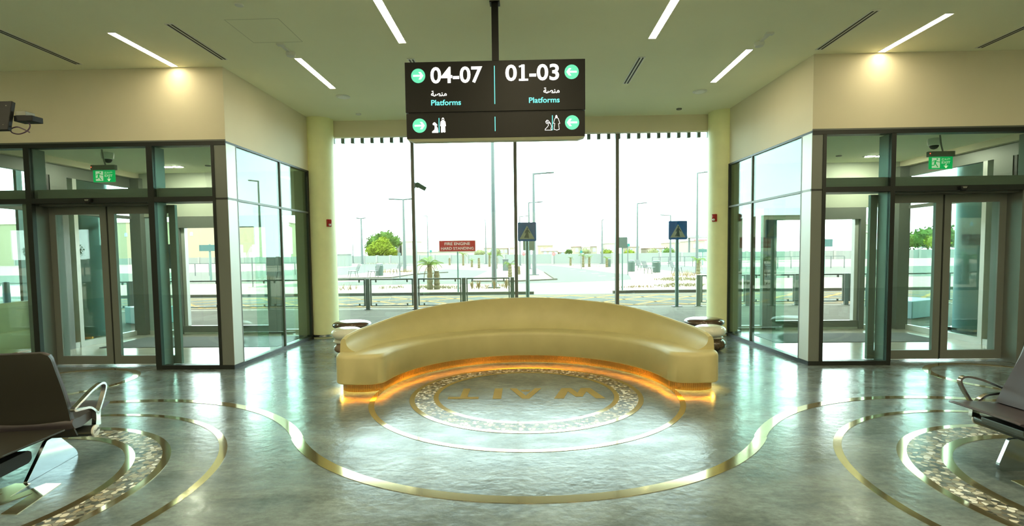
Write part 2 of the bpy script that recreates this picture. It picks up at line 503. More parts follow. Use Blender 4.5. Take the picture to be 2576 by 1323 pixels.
tag(box('ceiling_lobby', 'ceil', None, L_OUT + 0.15, L_IN - 0.15, YF + 0.15, YO - 0.05, LC, LC + 0.08), 'pale ceiling of the left lobby', 'ceiling', kind='structure')
tag(box('ceiling_lobby', 'ceil', None, R_IN + 0.15, R_OUT - 0.15, YF + 0.15, YO - 0.05, LC, LC + 0.08), 'pale ceiling of the right lobby', 'ceiling', kind='structure')
w = MB()
for xa, xb in ((L_FAR, R_FAR), (-17, L_OUT), (R_OUT, 17)):
    w.box(xa, xb, 10.05, 10.18, 3.895, H).box(xa, xb, 10.12, 10.42, 4.0, 5.7)
w.box(L_OUT, L_FAR, 10.35, 10.42, H - 0.2, 5.7).box(R_FAR, R_OUT, 10.35, 10.42, H - 0.2, 5.7)
tag(w.build('wall_back', 'wall'), 'cream band of wall above the main window', 'wall', kind='structure')
tag(box('exterior_shade_roof', 'cream2', None, -19, 19, 10.2, 16.3, 5.7, 5.85), 'unseen flat canopy sized to shade the pavement outside', 'roof', kind='structure')  # unseen canopy, its height and depth set to keep the deck in shade

def column(x, y, m, label):
    t = thing('column', label, 'column', (x, y, 0), kind='structure')
    MB().lathe([(0.262, 0.0), (0.262, H)], n=48).build('shaft', m, t, smooth=True)
    MB().lathe([(0.268, 0.03), (0.290, 0.03), (0.290, 0.075), (0.268, 0.075)], n=48).build('base_ring', 'chrome', t, smooth=True)
column(-3.93, 9.93, 'column', 'round yellow-green column left of the main window, red alarm on it')
column(3.775, 9.93, 'column', 'round yellow-green column right of the main window, red alarm on it')
column(-8.50, 9.93, 'column_shade', 'round column coloured blue-grey for shade and tinted glass, seen through the left sliding doors')
column(8.48, 9.93, 'column_shade', 'round column coloured blue-grey for shade and tinted glass, seen through the right sliding doors')

# main window
win = thing('window_1', 'full height main window with three black mullions behind the bench', 'window', (0, 0, 0), kind='structure')
xs = [-4.0, -2.196, -0.165, 1.838, 3.72]
for a, b in zip(xs[:-1], xs[1:]):
    box('pane', 'glass_w', win, a + 0.03, b - 0.03, YW, YW + 0.012, 0.05, 4.0)
for x in xs[1:-1]:
    MB().box(x - 0.032, x + 0.032, YW - 0.06, YW + 0.06, 0, 4.0).build('mullion', 'alu_d', win)
box('head_frame', 'alu', win, -4.0, 3.72, YW - 0.04, YW + 0.05, 3.945, 4.0)
box('sill_frame', 'black', win, -4.0, 3.72, YW - 0.05, YW + 0.06, 0, 0.05)
for k, (x0, x1, lab) in enumerate(((-16.9, -8.05, 'window of the next bay on the far left'), (7.6, 16.9, 'window of the next bay on the far right'))):
    t = thing('window_%d' % (k + 2), lab, 'window', kind='structure')
    n = 4
    for i in range(n):
        a = x0 + (x1 - x0) * i / n; b = x0 + (x1 - x0) * (i + 1) / n
        box('pane', 'glass_w', t, a + 0.03, b - 0.03, YW, YW + 0.012, 0.05, 4.0)
        if i: box('mullion', 'alu_d', t, a - 0.03, a + 0.03, YW - 0.06, YW + 0.06, 0, 4.0)
    box('head_frame', 'alu', t, x0, x1, YW - 0.04, YW + 0.05, 3.945, 4.0)
    box('sill_frame', 'black', t, x0, x1, YW - 0.05, YW + 0.06, 0, 0.05)

# eave with hanging fins outside the window
ev = thing('eave', 'row of short dark louvre fins hanging outside the top of the main window', 'eave', kind='structure')
box('soffit', 'cream2', ev, -4.2, 4.0, 10.42, 10.58, 4.10, 4.16)
x = -3.865
f0 = None
while x < 3.9:
    if f0 is None:
        f0 = MB().box(-0.034, 0.034, 10.46, 10.53, 3.862, 4.10).build('fin', 'alu_d', ev); f0.location.x = x
    else:
        c = f0.copy(); COL.objects.link(c); c.parent = ev; c.location.x = x
    x += 0.1993

# ------------------------------------------------------------------ glazed lobbies
def lobby(s, inx, farx, outx, p3, p2, door, post_door, n0, word):
    """s: -1 left, +1 right; x positions from the photo"""
    def bx(name, m, par, a, b, *r, bevel=0.0): return box(name, m, par, min(a, b), max(a, b), *r, bevel=bevel)
    # front with door
    t = thing('window_%d' % n0, 'black framed %s glazed lobby front with clerestory panes' % word, 'glazed front', kind='structure')
    bx('corner_panel', 'alu', t, inx, p3[0], YF, YF + 0.20, 0.06, HD - 0.03)
    bx('base_frame', 'black', t, inx - s * 0.002, p2[1], YF - 0.006, YF + 0.10, 0, 0.06)
    bx('head_frame', 'black', t, inx - s * 0.002, outx, YF - 0.01, YF + 0.12, HD - 0.055, HD)
    bx('head_cap', 'alu_d', t, inx - s * 0.004, outx, YF - 0.014, YF - 0.002, HD, HD + 0.02)
    bx('transom', 'black', t, p3[0], outx, YF - 0.008, YF + 0.10, TR - 0.035, TR + 0.035)
    bx('transom_joint', 'black', t, inx - s * 0.002, p3[0], YF - 0.004, YF + 0.20, TR - 0.012, TR + 0.012)
    for a, b in (p3, p2):
        bx('post', 'black', t, a, b, YF - 0.01, YF + 0.05, 0.05, HD - 0.05)
        bx('post_fin', 'alu', t, a + s * 0.004, b - s * 0.004, YF + 0.05, YF + 0.24, 0.0, HD - 0.05)
    bx('post', 'black', t, post_door[0], post_door[1], YF - 0.01, YF + 0.05, 0.0, HD - 0.05)
    bx('post_fin', 'alu', t, post_door[0] + s * 0.004, post_door[1] - s * 0.004, YF + 0.05, YF + 0.24, TR, HD - 0.05)
    bx('pane', 'glass_d', t, p3[1], p2[0], YF + 0.02, YF + 0.032, 0.06, TR - 0.035)
    bx('pane', 'glass_d', t, p3[1], p2[0], YF + 0.02, YF + 0.032, TR + 0.035, HD - 0.055)
    bx('pane', 'glass_d', t, p2[1], post_door[0], YF + 0.02, YF + 0.032, TR + 0.035, HD - 0.055)
    bx('pane', 'glass_d', t, post_door[1], outx, YF + 0.02, YF + 0.032, 0.06, TR - 0.035)
    bx('pane', 'glass_d', t, post_door[1], outx, YF + 0.02, YF + 0.032, TR + 0.035, HD - 0.055)
    bx('operator_box', 'alu', t, p3[1], outx - s * 0.1, YF + 0.10, YF + 0.34, TR - 0.03, TR + 0.17)
    # sliding doors, set back
    d = thing('door_%d' % (n0 - 3), '%s pair of grey framed glass sliding doors, closed' % word, 'sliding doors', (0, 0, 0), kind='structure')
    ym = YF + 0.27
    mid = (door[0] + door[1]) / 2
    for a, b in ((door[0] - s * 0.15, mid - s * 0.013), (mid + s * 0.013, door[1])):
        lf = MB()
        lo, hi = min(a, b), max(a, b)
        zt = TR - 0.05
        lf.box(lo, lo + 0.095, ym, ym + 0.05, 0.025, zt).box(hi - 0.095, hi, ym, ym + 0.05, 0.025, zt)
        lf.box(lo + 0.095, hi - 0.095, ym, ym + 0.05, 0.025, 0.15).box(lo + 0.095, hi - 0.095, ym, ym + 0.05, zt - 0.12, zt)
        lo_ = lf.build('door_leaf', 'alu', d)
        box('pane', 'glass_d', lo_, lo + 0.095, hi - 0.095, ym + 0.02, ym + 0.03, 0.15, zt - 0.12)
    box('centre_seal', 'black', d, mid - 0.012, mid + 0.012, ym + 0.01, ym + 0.04, 0.02, TR - 0.04)
    bx('jamb', 'alu', d, door[1] + s * 0.005, door[1] + s * 0.17, YF + 0.05, YF + 0.50, 0, TR)
    bx('track_cover', 'alu_d', d, p2[1], post_door[0], YF + 0.10, YF + 0.27, TR - 0.06, TR - 0.035)
    sn = thing('door_sensor', 'small black motion sensor above the %s sliding doors' % word, 'sensor', (mid, YF - 0.012, TR))
    MB().prism([(-0.055, 0.02), (0.055, 0.02), (0.045, -0.02), (0.02, -0.045), (-0.02, -0.045), (-0.045, -0.02)], 0, 1, flat(0, 0.05)).build('housing', 'dplast', sn, bevel=0.006)
    MB().prism([(-0.03, 0.01), (0.03, 0.01), (0.022, -0.012), (-0.022, -0.012)], 0, 1, flat(-0.05, 0.006)).build('lens', 'gplast', sn)
    # side wall towards the bench
    g = thing('window_%d' % (n0 + 2), 'tall greenish glass side wall of the %s lobby beside the column' % word, 'glazed side', kind='structure')
    y0, y1 = YF + 0.001, 10.10
    def sx(y): return inx + (farx - inx) * (y - YF) / (9.68 - YF)
    def slab(name, m, ya, yb, za, zb, o0, o1):
        pts = [(sx(ya) + s * o0, ya), (sx(yb) + s * o0, yb), (sx(yb) + s * o1, yb), (sx(ya) + s * o1, ya)]
        return MB().prism(pts, za, zb).build(name, m, g)
    ym1 = 8.62 if s < 0 else 8.78
    slab('corner_panel', 'alu_w', y0 + 0.2, y0 + 0.23, 0.06, HD - 0.03, 0.0, 0.05)
    slab('corner_return', 'alu_w', y0, y0 + 0.2, 0.06, HD - 0.03, -0.003, 0.02)
    slab('base_frame', 'black', y0, y1, 0, 0.055, -0.004, 0.09)
    slab('head_frame', 'black', y0, y1, HD - 0.03, HD, -0.004, 0.09)
    slab('transom', 'alu_d', y0, y1, TR - 0.016, TR + 0.016, -0.003, 0.07)
    slab('mullion', 'alu_d', ym1 - 0.014, ym1 + 0.014, 0.05, HD - 0.03, -0.003, 0.07)
    slab('mullion', 'alu_d', y0 + 0.23, y0 + 0.25, 0.05, HD - 0.03, -0.003, 0.05)
    slab('end_post', 'black', 9.64, 9.70, 0.0, HD, -0.006, 0.09)
    slab('end_fin', 'alu', 9.70, y1, 0.0, HD, 0.02, 0.28)
    for ya, yb in ((y0 + 0.25, ym1 - 0.014), (ym1 + 0.014, 9.64)):
        slab('pane', 'glass_s', ya, yb, 0.055, TR - 0.016, 0.015, 0.027)
        slab('pane', 'glass_s', ya, yb, TR + 0.016, HD - 0.03, 0.015, 0.027)
    slab('glass_fin', 'glass_s', 8.10, 8.115, 0.055, TR - 0.02, 0.03, 0.20)
    # outer wall
    q = thing('window_%d' % (n0 + 4), 'outer glazed wall of the %s lobby facing the road' % word, 'glazed front', kind='structure')
    A, B = (farx + s * 0.02, outx)
    if s < 0: pa, pb = -5.27, -7.06
    else: pa, pb = 5.02, 6.66
    bx('bulkhead', 'bulk', q, A, B, YO - 0.05, YO + 0.05, 2.42, H)
    bx('corner_mullion', 'alu', q, B - s * 0.22, B, YO - 0.16, YO + 0.05, 0, HD)
    bx('panel', 'bluep', q, B - s * 0.46, B - s * 0.22, YO - 0.03, YO + 0.03, 0.08, 2.42)
    bx('pane', 'glass_s', q, B - s * 0.46, pb + s * 0.10, YO - 0.01, YO + 0.002, 0.08, 2.42)
    bx('pane', 'glass_s', q, pa - s * 0.26, A, YO - 0.01, YO + 0.002, 0.08, 2.42)
    bx('end_mullion', 'alu', q, A, A + s * 0.22, YO - 0.06, YO + 0.06, 0, 2.42)
    bx('end_mullion', 'alu', q, pa - s * 0.26, pa - s * 0.17, YO - 0.06, YO + 0.06, 0, 2.42)
    bx('base_rail', 'alu_w', q, A, B, YO - 0.04, YO + 0.04, 0, 0.08)
    e = thing('door_%d' % (n0 - 1), 'outer glass door of the %s lobby, bright daylight behind' % word, 'door', kind='structure')
    bx('stile', 'alu', e, pa - s * 0.17, pa, YO - 0.07, YO + 0.08, 0, 2.42)
    bx('stile', 'alu', e, pb, pb + s * 0.10, YO - 0.07, YO + 0.08, 0, 2.42)
    bx('inner_stile', 'alu_w', e, pb - s * 0.07, pb, YO - 0.0, YO + 0.10, 0.17, 2.2)
    bx('top_rail', 'alu', e, pa, pb, YO - 0.07, YO + 0.08, 2.19, 2.42)
    bx('bottom_rail', 'alu', e, pa, pb, YO - 0.05, YO + 0.05, 0.04, 0.17)
    bx('pane', 'glass_c', e, pa, pb, YO, YO + 0.01, 0.17, 2.19)
    # side wall away from the bench
    h = thing('window_%d' % (n0 + 6), 'glass wall between the %s lobby and the next bay' % word, 'glazed side', kind='structure')
    X0, X1 = (outx - 0.04, outx + 0.04)
    box('base_rail', 'alu_w', h, X0, X1, YF + 0.2, YO - 0.16, 0, 0.10)
    box('head_rail', 'alu', h, X0, X1, YF, YO - 0.16, 3.0, HD)
    box('transom', 'alu', h, X0, X1, YF + 0.2, YO - 0.16, TR - 0.03, TR + 0.03)
    e0 = 0.0 if s < 0 else -0.36
    bx('mullion', 'alu', h, outx - 0.06, outx + 0.06, 8.48 + e0, 8.80 + e0, 0, 3.0)
    bx('slim_mullion', 'alu_w', h, outx - 0.05, outx + 0.05, 8.92 + e0, 9.0 + e0, 0, 3.0)
    bx('mullion', 'black', h, outx - 0.05, outx + 0.05, 8.42 + e0, 8.47 + e0, 0, 3.0)
    bx('corner_panel', 'alu', h, outx - s * 0.2, outx, YF, YF + 0.2, 0, HD)
    for ya, yb in ((YF + 0.2, 8.42 + e0), (9.0 + e0, YO - 0.16)):
        box('pane', 'glass_d', h, outx - 0.006, outx + 0.006, ya, yb, 0.10, TR - 0.03)
        box('pane', 'glass_d', h, outx - 0.006, outx + 0.006, ya, yb, TR + 0.03, 3.0)

lobby(-1, L_IN, L_FAR, L_OUT, (-4.295, -4.335), (-5.165, -5.25), (-5.22, -6.945), (-6.92, -7.0), 4, 'left')
lobby(1, R_IN, R_FAR, R_OUT, (4.04, 4.085), (4.945, 5.006), (5.02, 6.74), (6.84, 6.93), 5, 'right')

tag(MB().prism([(-7.95, 7.42), (-4.16, 7.42), (-4.12, 10.36), (-7.95, 10.36)], 0.0, 0.003).build('floor_lobby', 'lobbyf'), 'pale beige floor of the left lobby', 'floor', kind='structure')
tag(MB().prism([(3.93, 7.42), (7.50, 7.42), (7.50, 10.36), (3.83, 10.36)], 0.0, 0.003).build('floor_lobby', 'lobbyf'), 'pale beige floor of the right lobby', 'floor', kind='structure')
def matrug(poly, label):
    tag(MB().prism(poly, 0.003, 0.011).build('entrance_mat', 'rug'), label, 'mat')
matrug([(-7.55, 8.83), (-4.35, 8.83), (-4.35, 9.95), (-7.55, 9.95)], 'dark grey entrance mat on the left lobby floor')
matrug([(4.3, 8.85), (7.15, 8.85), (7.15, 9.8), (4.3, 9.8)], 'dark grey entrance mat on the right lobby floor')

# ------------------------------------------------------------------ curved bench
def bench_outline(w, Lt, n, R0=1.95, cnt=120, cap=24):
    phi0 = 0.27 / 1.95
    pts = []
    for i in range(cnt + 1):
        a = phi0 + (PI - 2 * phi0) * i / cnt
        pts.append(((R0 + w) * C_(a), (R0 + w) * S_(a)))
    sg = lambda x, p: math.copysign(abs(x) ** p, x)
    for i in range(1, cap):
        t = PI * i / cap
        a_ = w * sg(C_(t), 2 / n); b_ = Lt * sg(S_(t), 2 / n)
        ph = PI - phi0 + b_ / R0; r = R0 + a_
        pts.append((r * C_(ph), r * S_(ph)))
    for i in range(cnt + 1):
        a = PI - phi0 - (PI - 2 * phi0) * i / cnt
        pts.append(((R0 - w) * C_(a), (R0 - w) * S_(a)))
    for i in range(1, cap):
        t = PI - PI * i / cap
        a_ = w * sg(C_(t), 2 / n); b_ = Lt * sg(S_(t), 2 / n)
        ph = phi0 - b_ / R0; r = R0 + a_
        pts.append((r * C_(ph), r * S_(ph)))
    return pts

def layered(layers):
    mb = MB(); vs = []; fs = []
    n = len(layers[0][0])
    for pts, z in layers: vs += [(x, y, z) for x, y in pts]
    for j in range(len(layers) - 1):
        for i in range(n):
            a = j * n + i; b = j * n + (i + 1) % n
            fs.append((a, b, b + n, a + n))
    fs.append(tuple(range(n))[::-1]); fs.append(tuple((len(layers) - 1) * n + i for i in range(n)))
    return mb.add(vs, fs)

def resample(pts, step):
    out = []; n = len(pts); carry = 0.0
    for i in range(n):
        a = Vector(pts[i]); b = Vector(pts[(i + 1) % n]); d = (b - a).length
        t = carry
        while t < d:
            out.append(a + (b - a) * (t / d)); t += step
        carry = t - d
    return out

def make_bench(label, loc, rz):
    t = thing('curved_bench', label, 'bench', loc, rz)
    O = lambda ins: bench_outline(0.30 - ins, 0.27 - ins, 3.2)
    layered([(O(0.055), 0.125), (O(0.028), 0.124), (O(0.022), 0.100), (O(0.010), 0.097), (O(0.0), 0.11), (O(0.0), 0.395), (O(0.006), 0.418), (O(0.020), 0.436), (O(0.045), 0.445)]).build('seat', 'stone', t, smooth=True)
    # backrest: cross-section swept round, height falls to the ends
    tab = [(0, 0.585), (2.5, 0.615), (8, 0.64), (20, 0.675), (29, 0.72), (41, 0.785), (53, 0.832), (72, 0.876), (90, 0.892)]
    def Hh(deg):
        d = min(deg, 180 - deg)
        d = max(0, d - 5.4) * 90 / 84.6
        for (a, h0), (b, h1) in zip(tab[:-1], tab[1:]):
            if a <= d <= b: return h0 + (h1 - h0) * (d - a) / (b - a)
        return tab[-1][1]
    vs = []; fs = []
    N = 150; a0, a1 = 5.6, 174.4
    k = None
    for i in range(N + 1):
        dg = a0 + (a1 - a0) * i / N
        h = Hh(dg); hs = h - 0.43
        sec = []
        for j in range(13):
            q = j / 12
            sec.append((1.965 + 0.185 * (1 - (1 - q) ** 2.6), 0.43 + hs * (q ** 1.25)))
        sec += [(2.160, h + 0.010), (2.175, h + 0.015), (2.192, h + 0.012), (2.205, h), (2.216, h - 0.03), (2.225, 0.42)]
        k = len(sec)
        ar = math.radians(dg)
        vs += [(r * C_(ar), r * S_(ar), z) for r, z in sec]
    for i in range(N):
        for j in range(k):
            a = i * k + j; b = i * k + (j + 1) % k
            fs.append((a, b, b + k, a + k))
    fs.append(tuple(range(k))); fs.append(tuple(N * k + j for j in range(k))[::-1])
    MB().add(vs, fs).build('backrest', 'stone', t, smooth=True)
    # fluted plinth
    base = resample(bench_outline(0.25, 0.215, 2.3, cnt=400, cap=60), 0.0055)
    lo = []
    n = len(base)
    for i in range(n):
        tt = (base[(i + 1) % n] - base[i - 1]).normalized()
        nn = Vector((tt.y, -tt.x))
        p = base[i] + nn * (0.0045 * abs(S_(PI * i / 4.0)))
        lo.append((p.x, p.y))
    layered([(lo, 0.0), (lo, 0.126)]).build('plinth', 'bronze', t)
    o1 = bench_outline(0.272, 0.238, 2.6); o2 = bench_outline(0.262, 0.228, 2.6)
    vs = [(x, y, 0.113) for x, y in o1] + [(x, y, 0.113) for x, y in o2] + [(x, y, 0.120) for x, y in o1] + [(x, y, 0.120) for x, y in o2]
    n = len(o1); fs = []
    for i in range(n):
        j = (i + 1) % n
        fs += [(i, j, n + j, n + i), (2 * n + i, 3 * n + i, 3 * n + j, 2 * n + j), (i, 2 * n + i, 2 * n + j, j), (n + i, n + j, 3 * n + j, 3 * n + i)]
    led = MB().add(vs, fs).build('led_strip', 'led', t)
    led['label'] = 'glowing amber light strip under the seat edge'
    return t
BC = (0.0, 5.80)
bench = make_bench('long crescent cream stone bench with amber glow, open towards the viewer', (BC[0], BC[1], 0), 0)
b2 = dup(bench, 'cream round bench behind the left lobby, only its outer back seen through glass', (-10.42, 8.75 - 0.6, 0), -PI / 2)
b3 = dup(bench, 'cream round bench behind the right lobby, a sliver seen through glass', (10.72, 8.3, 0), PI / 2)

# ------------------------------------------------------------------ floor inlays
def letters(mb, cx, cy):
    z0, z1 = 0.0005, 0.003
    hgt = 0.43
    def P(pts, x0, wd):   # letter drawn upright in 0..1 then turned to be read from the window side
        mb.prism([(cx + x0 - u * wd, cy + 0.215 - v * hgt) for u, v in pts], z0, z1)
    P([(0, 1), (0.19, 1), (0.31, 0.34), (0.43, 0.84), (0.57, 0.84), (0.69, 0.34), (0.81, 1), (1, 1), (0.80, 0), (0.60, 0), (0.5, 0.47), (0.40, 0), (0.20, 0)], 0.869, 0.56)
    P([(0.0, 0), (0.21, 0), (0.5, 0.72), (0.79, 0), (1, 0), (0.61, 1), (0.39, 1)], 0.185, 0.375)
    P([(0.34, 0.16), (0.66, 0.16), (0.60, 0.33), (0.40, 0.33)], 0.185, 0.375)
    P([(0, 0), (1, 0), (1, 1), (0, 1)], -0.272, 0.095)
    P([(0.38, 0), (0.62, 0), (0.62, 0.82), (1, 0.82), (1, 1), (0, 1), (0, 0.82), (0.38, 0.82)], -0.524, 0.34)

def medallion(cx, cy, r, label):
    t = thing('floor_medallion', label, 'floor inlay', (cx, cy, 0), group='mosaic medallions set in the floor')
    z0, z1 = 0.0005, 0.003
    MB().ring(0, 0, r[0], r[1], z0, z1).build('brass_ring', 'brass', t)
    MB().ring(0, 0, r[1], r[2], z0, z1 - 0.0004).build('mosaic_ring', 'mosaic', t)
    MB().ring(0, 0, r[2], r[3], z0, z1).build('brass_ring', 'brass', t)
    MB().ring(0, 0, r[4], r[5], z0, z1).build('outer_band', 'brass', t)
    mb = MB(); letters(mb, 0, 0)
    mb.build('lettering', 'brass', t)
medallion(0.0, 5.765, (0.985, 1.04, 1.245, 1.30, 1.67, 1.728), 'brass and pebble floor medallion reading WAIT in front of the bench')
medallion(-4.065, 3.27, (1.09, 1.155, 1.335, 1.395, 1.735, 1.795), 'brass and pebble floor medallion under the seating at lower left')
medallion(4.06, 3.31, (1.01, 1.085, 1.29, 1.355, 1.72, 1.78), 'brass and pebble floor medallion under the seating at lower right')
wv = thing('floor_band', 'long brass band snaking across the floor around the medallions', 'floor inlay')
MB().ring(0.0, 5.60, 2.31, 2.405, 0.0005, 0.003, math.radians(-148.6), math.radians(-31.4), 96).build('centre_arc', 'brass', wv)
MB().ring(-4.09, 3.10, 2.395, 2.49, 0.0005, 0.003, math.radians(31.4), math.radians(185), 120).build('side_arc', 'brass', wv)
MB().ring(4.09, 3.10, 2.395, 2.49, 0.0005, 0.003, math.radians(-5), math.radians(148.6), 120).build('side_arc', 'brass', wv)
tag(MB().ring(-5.954, 6.36, 0.735, 0.825, 0.0005, 0.003).build('floor_ring', 'brass'), 'brass ring in the floor before the left sliding doors', 'floor inlay')
tag(MB().ring(5.93, 6.38, 0.735, 0.825, 0.0005, 0.003).build('floor_ring', 'brass'), 'brass ring in the floor before the right sliding doors', 'floor inlay')

# ------------------------------------------------------------------ pebble stools
def pebble_stool(name, x, y, spec, label):
    t = thing(name, label, 'stool', (x, y, 0), group='stacked pebble stools behind the bench ends')
    for nm, m, dx, dy, z, rx, ry, rz, dent in spec:
        MB().blob((dx, dy, z), rx, ry, rz, e=2.6, dent=dent).build(nm, m, t, smooth=True)
    return t
hi = lambda s: [('base_pebble', 'pebd', 0, 0, 0.085, 0.22, 0.20, 0.085, 0), ('middle_pebble', 'pebw', 0.0, 0, 0.235, 0.19, 0.18, 0.075, 0), ('seat_pebble', 'pebb', 0, 0, 0.378, 0.335, 0.30, 0.085, 0.02)]
pebble_stool('pebble_stool', -3.03, 8.86, hi(-1), 'pebble stool with wide dark brown seat, left, near the column')
pebble_stool('pebble_stool', 3.08, 8.86, hi(1), 'pebble stool with wide dark brown seat, right, near the column')
pebble_stool('pebble_stool', -2.90, 8.23, [('base_pebble', 'pebt', -0.03, 0, 0.09, 0.19, 0.18, 0.09, 0), ('middle_pebble', 'pebw', -0.07, 0.0, 0.198, 0.16, 0.14, 0.045, 0), ('seat_pebble', 'pebw', 0, 0, 0.325, 0.255, 0.23, 0.11, 0.02)],
             'ivory seated pebble stool on a tan stone at the left bench end')
pebble_stool('pebble_stool', 2.95, 8.23, [('base_pebble', 'pebd', 0.06, 0, 0.105, 0.195, 0.18, 0.105, 0), ('middle_pebble', 'pebw', 0.08, 0.0, 0.215, 0.13, 0.12, 0.03, 0), ('seat_pebble', 'pebw', 0, 0, 0.322, 0.255, 0.23, 0.105, 0.022)],
             'ivory seated pebble stool on a mottled dark stone at the right bench end')

# ------------------------------------------------------------------ beam seating
def rounded(pts, r, k=5):
    out = []
    n = len(pts)
    for i in range(n):
        p = Vector(pts[i]); a = Vector(pts[i - 1]); b = Vector(pts[(i + 1) % n])
        rr = min(r, (a - p).length * 0.45, (b - p).length * 0.45)
        p0 = p + (a - p).normalized() * rr; p1 = p + (b - p).normalized() * rr
        for j in range(k + 1):
            q = j / k
            out.append(tuple((1 - q) ** 2 * p0 + 2 * q * (1 - q) * p + q * q * p1))
    return out

def smooth_path(pts, k=6, closed=False):
    out = []; n = len(pts)
    P = [Vector(p) for p in pts]
    g = (lambda i: P[i % n]) if closed else (lambda i: P[max(0, min(n - 1, i))])
    for i in range(n if closed else n - 1):
        a, b, c, d = g(i - 1), g(i), g(i + 1), g(i + 2)
        for j in range(k):
            t = j / k
            out.append(0.5 * ((2 * b) + (c - a) * t + (2 * a - 5 * b + 4 * c - d) * t * t + (3 * b - a - 3 * c + d) * t ** 3))
    if not closed: out.append(P[-1])
    return out

def seating(label, loc, rz, rear_pan, leg_dy=0.0, dy=0.0, pad=0.06):
    t = thing('beam_seating', label, 'row of seats', loc, rz, group='beam seating rows in the corners')
    MB().tube([(-1.42, 0, 0.275), (-0.004, 0, 0.275)], 0.041, 24).build('beam', 'beam', t, smooth=True)
    ec = MB().lathe([(0.038, -0.004), (0.0425, 0.0), (0.0425, 0.012), (0.036, 0.015)], (0, 0, 0.275), 32, axis='x').build('end_cap', 'white', t, smooth=True)
    mb = MB(); text(mb, 'Zoeftig', -0.033, 0.033, -0.010, 0.016, 0, 0.0005, 0.02)
    mb.v = [(0.0158 - v[1], v[0], 0.275 + v[2] + v[0] * 0.35) for v in mb.v]
    mb.build('logo', 'dplast', ec)
    # blade legs
    for x in (-0.305, -1.12):
        mb = MB()
        pts = rounded([(-0.27, 0.0), (0.272, 0.0), (0.25, 0.05), (0.06, 0.235), (-0.055, 0.235)], 0.02)
        pts = [(u + leg_dy * max(0.0, 1 - v / 0.235), v) for u, v in pts]
        mb.prism(pts, x - 0.013, x + 0.013, lambda u, v, q: (q, u, v))
        mb.build('leg', 'blade', t, bevel=0.004)
    for x0, x1 in ((-0.595, -0.03), (-1.205, -0.64)):
        xm = (x0 + x1) / 2; hw = (x1 - x0) / 2
        # seat cushion: side profile lofted across
        prof = [(-0.175, 0.335), (-0.10, 0.325), (0.05, 0.362), (0.19, 0.402), (0.262, 0.423), (0.278, 0.433), (0.268, 0.443), (0.19, 0.444), (0.02, 0.430), (-0.12, 0.420), (-0.185, 0.425), (-0.20, 0.39)]
        prof = rounded(prof, 0.012, 2)
        vs = []; fs = []; K = 14; n = len(prof)
        for i in range(K + 1):
            q = -1 + 2 * i / K
            ins = 0.022 * max(0, (abs(q) - 0.8) / 0.2) ** 2
            cy, cz = 0.03, 0.395
            for (y, z) in prof:
                yy = cy + (y - cy) * (1 - ins * 1.6); zz = cz + (z - cz) * (1 - ins * 9)
                vs.append((xm + hw * q * (1.0 - 0.03 * max(0, (yy - 0.1) / 0.18) ** 2), yy + dy, zz))
        for i in range(K):
            for j in range(n):
                a = i * n + j; b = i * n + (j + 1) % n
                fs.append((a, b, b + n, a + n))
        fs.append(tuple(range(n))[::-1]); fs.append(tuple(K * n + j for j in range(n)))
        MB().add(vs, fs).build('seat', 'vinyl', t, smooth=True)
        MB().box(xm - 0.16, xm + 0.16, -0.10, 0.12, 0.305, 0.345).build('seat_bracket', 'beam', t, bevel=0.006)
        # backrest shell with cushion
        line = smooth_path([(-0.150, 0.285, 0), (-0.195, 0.40, 0), (-0.215, 0.52, 0), (-0.25, 0.66, 0), (-0.295, 0.80, 0), (-0.338, 0.938, 0)], 5)
        m_ = len(line)
        def half(i):      # narrows and rounds towards the top
            q = i / (m_ - 1)
            wtop = hw - 0.006 - 0.030 * q
            if q > 0.90: wtop -= 0.05 * (1 - math.sqrt(max(0, 1 - ((q - 0.90) / 0.10) ** 2)))
            return wtop
        def sheet(name, m, off, th, i0, par, cush):
            vs = []; fs = []; K2 = 16
            for i in range(i0, m_):
                y, z = line[i].x, line[i].y
                for lay in (0, 1):
                    for k in range(K2 + 1):
                        q = -1 + 2 * k / K2
                        edge = (max(0, abs(q) - 0.86) / 0.14) ** 2
                        topr = (max(0, (i / (m_ - 1)) - 0.93) / 0.07) ** 2
                        tk = (th if not cush else th + (pad - 0.02) * max(0.0, 1 - i / (m_ * 0.75)) ** 1.2) * (1 - (0.6 * max(edge, topr) if cush else 0))
                        d = off + (tk if lay else 0.0)
                        vs.append((xm + q * half(i), y + d + 0.012 * q * q, z + d * 0.25))
            W = K2 + 1; rows = m_ - i0
            for i in range(rows - 1):
                for k in range(K2):
                    a = i * 2 * W + k
                    fs.append((a, a + 1, a + 1 + 2 * W, a + 2 * W))
                    fs.append((a + W, a + W + 2 * W, a + W + 1 + 2 * W, a + W + 1))
                for k in (0, K2):
                    a = i * 2 * W + k
                    fs.append((a, a + 2 * W, a + 3 * W, a + W))
            for i in (0, rows - 1):
                for k in range(K2):
                    a = i * 2 * W + k
                    fs.append((a, a + W, a + W + 1, a + 1))
            return MB().add(vs, fs).build(name, m, par, smooth=True)
        bk = sheet('backrest', 'shell', 0.0, 0.012, 0, t, False)
        sheet('cushion', 'vinyl', 0.013, 0.042, 5, bk, True)
    # armrests: a teardrop loop on a stem
    loop = smooth_path([(0, -0.205, 0.495), (0, -0.10, 0.545), (0, 0.02, 0.592), (0, 0.115, 0.612), (0, 0.158, 0.595), (0, 0.158, 0.555), (0, 0.11, 0.47), (0, 0.065, 0.405), (0, 0.042, 0.398), (0, 0.015, 0.43), (0, -0.04, 0.465), (0, -0.12, 0.478)], 5, True)
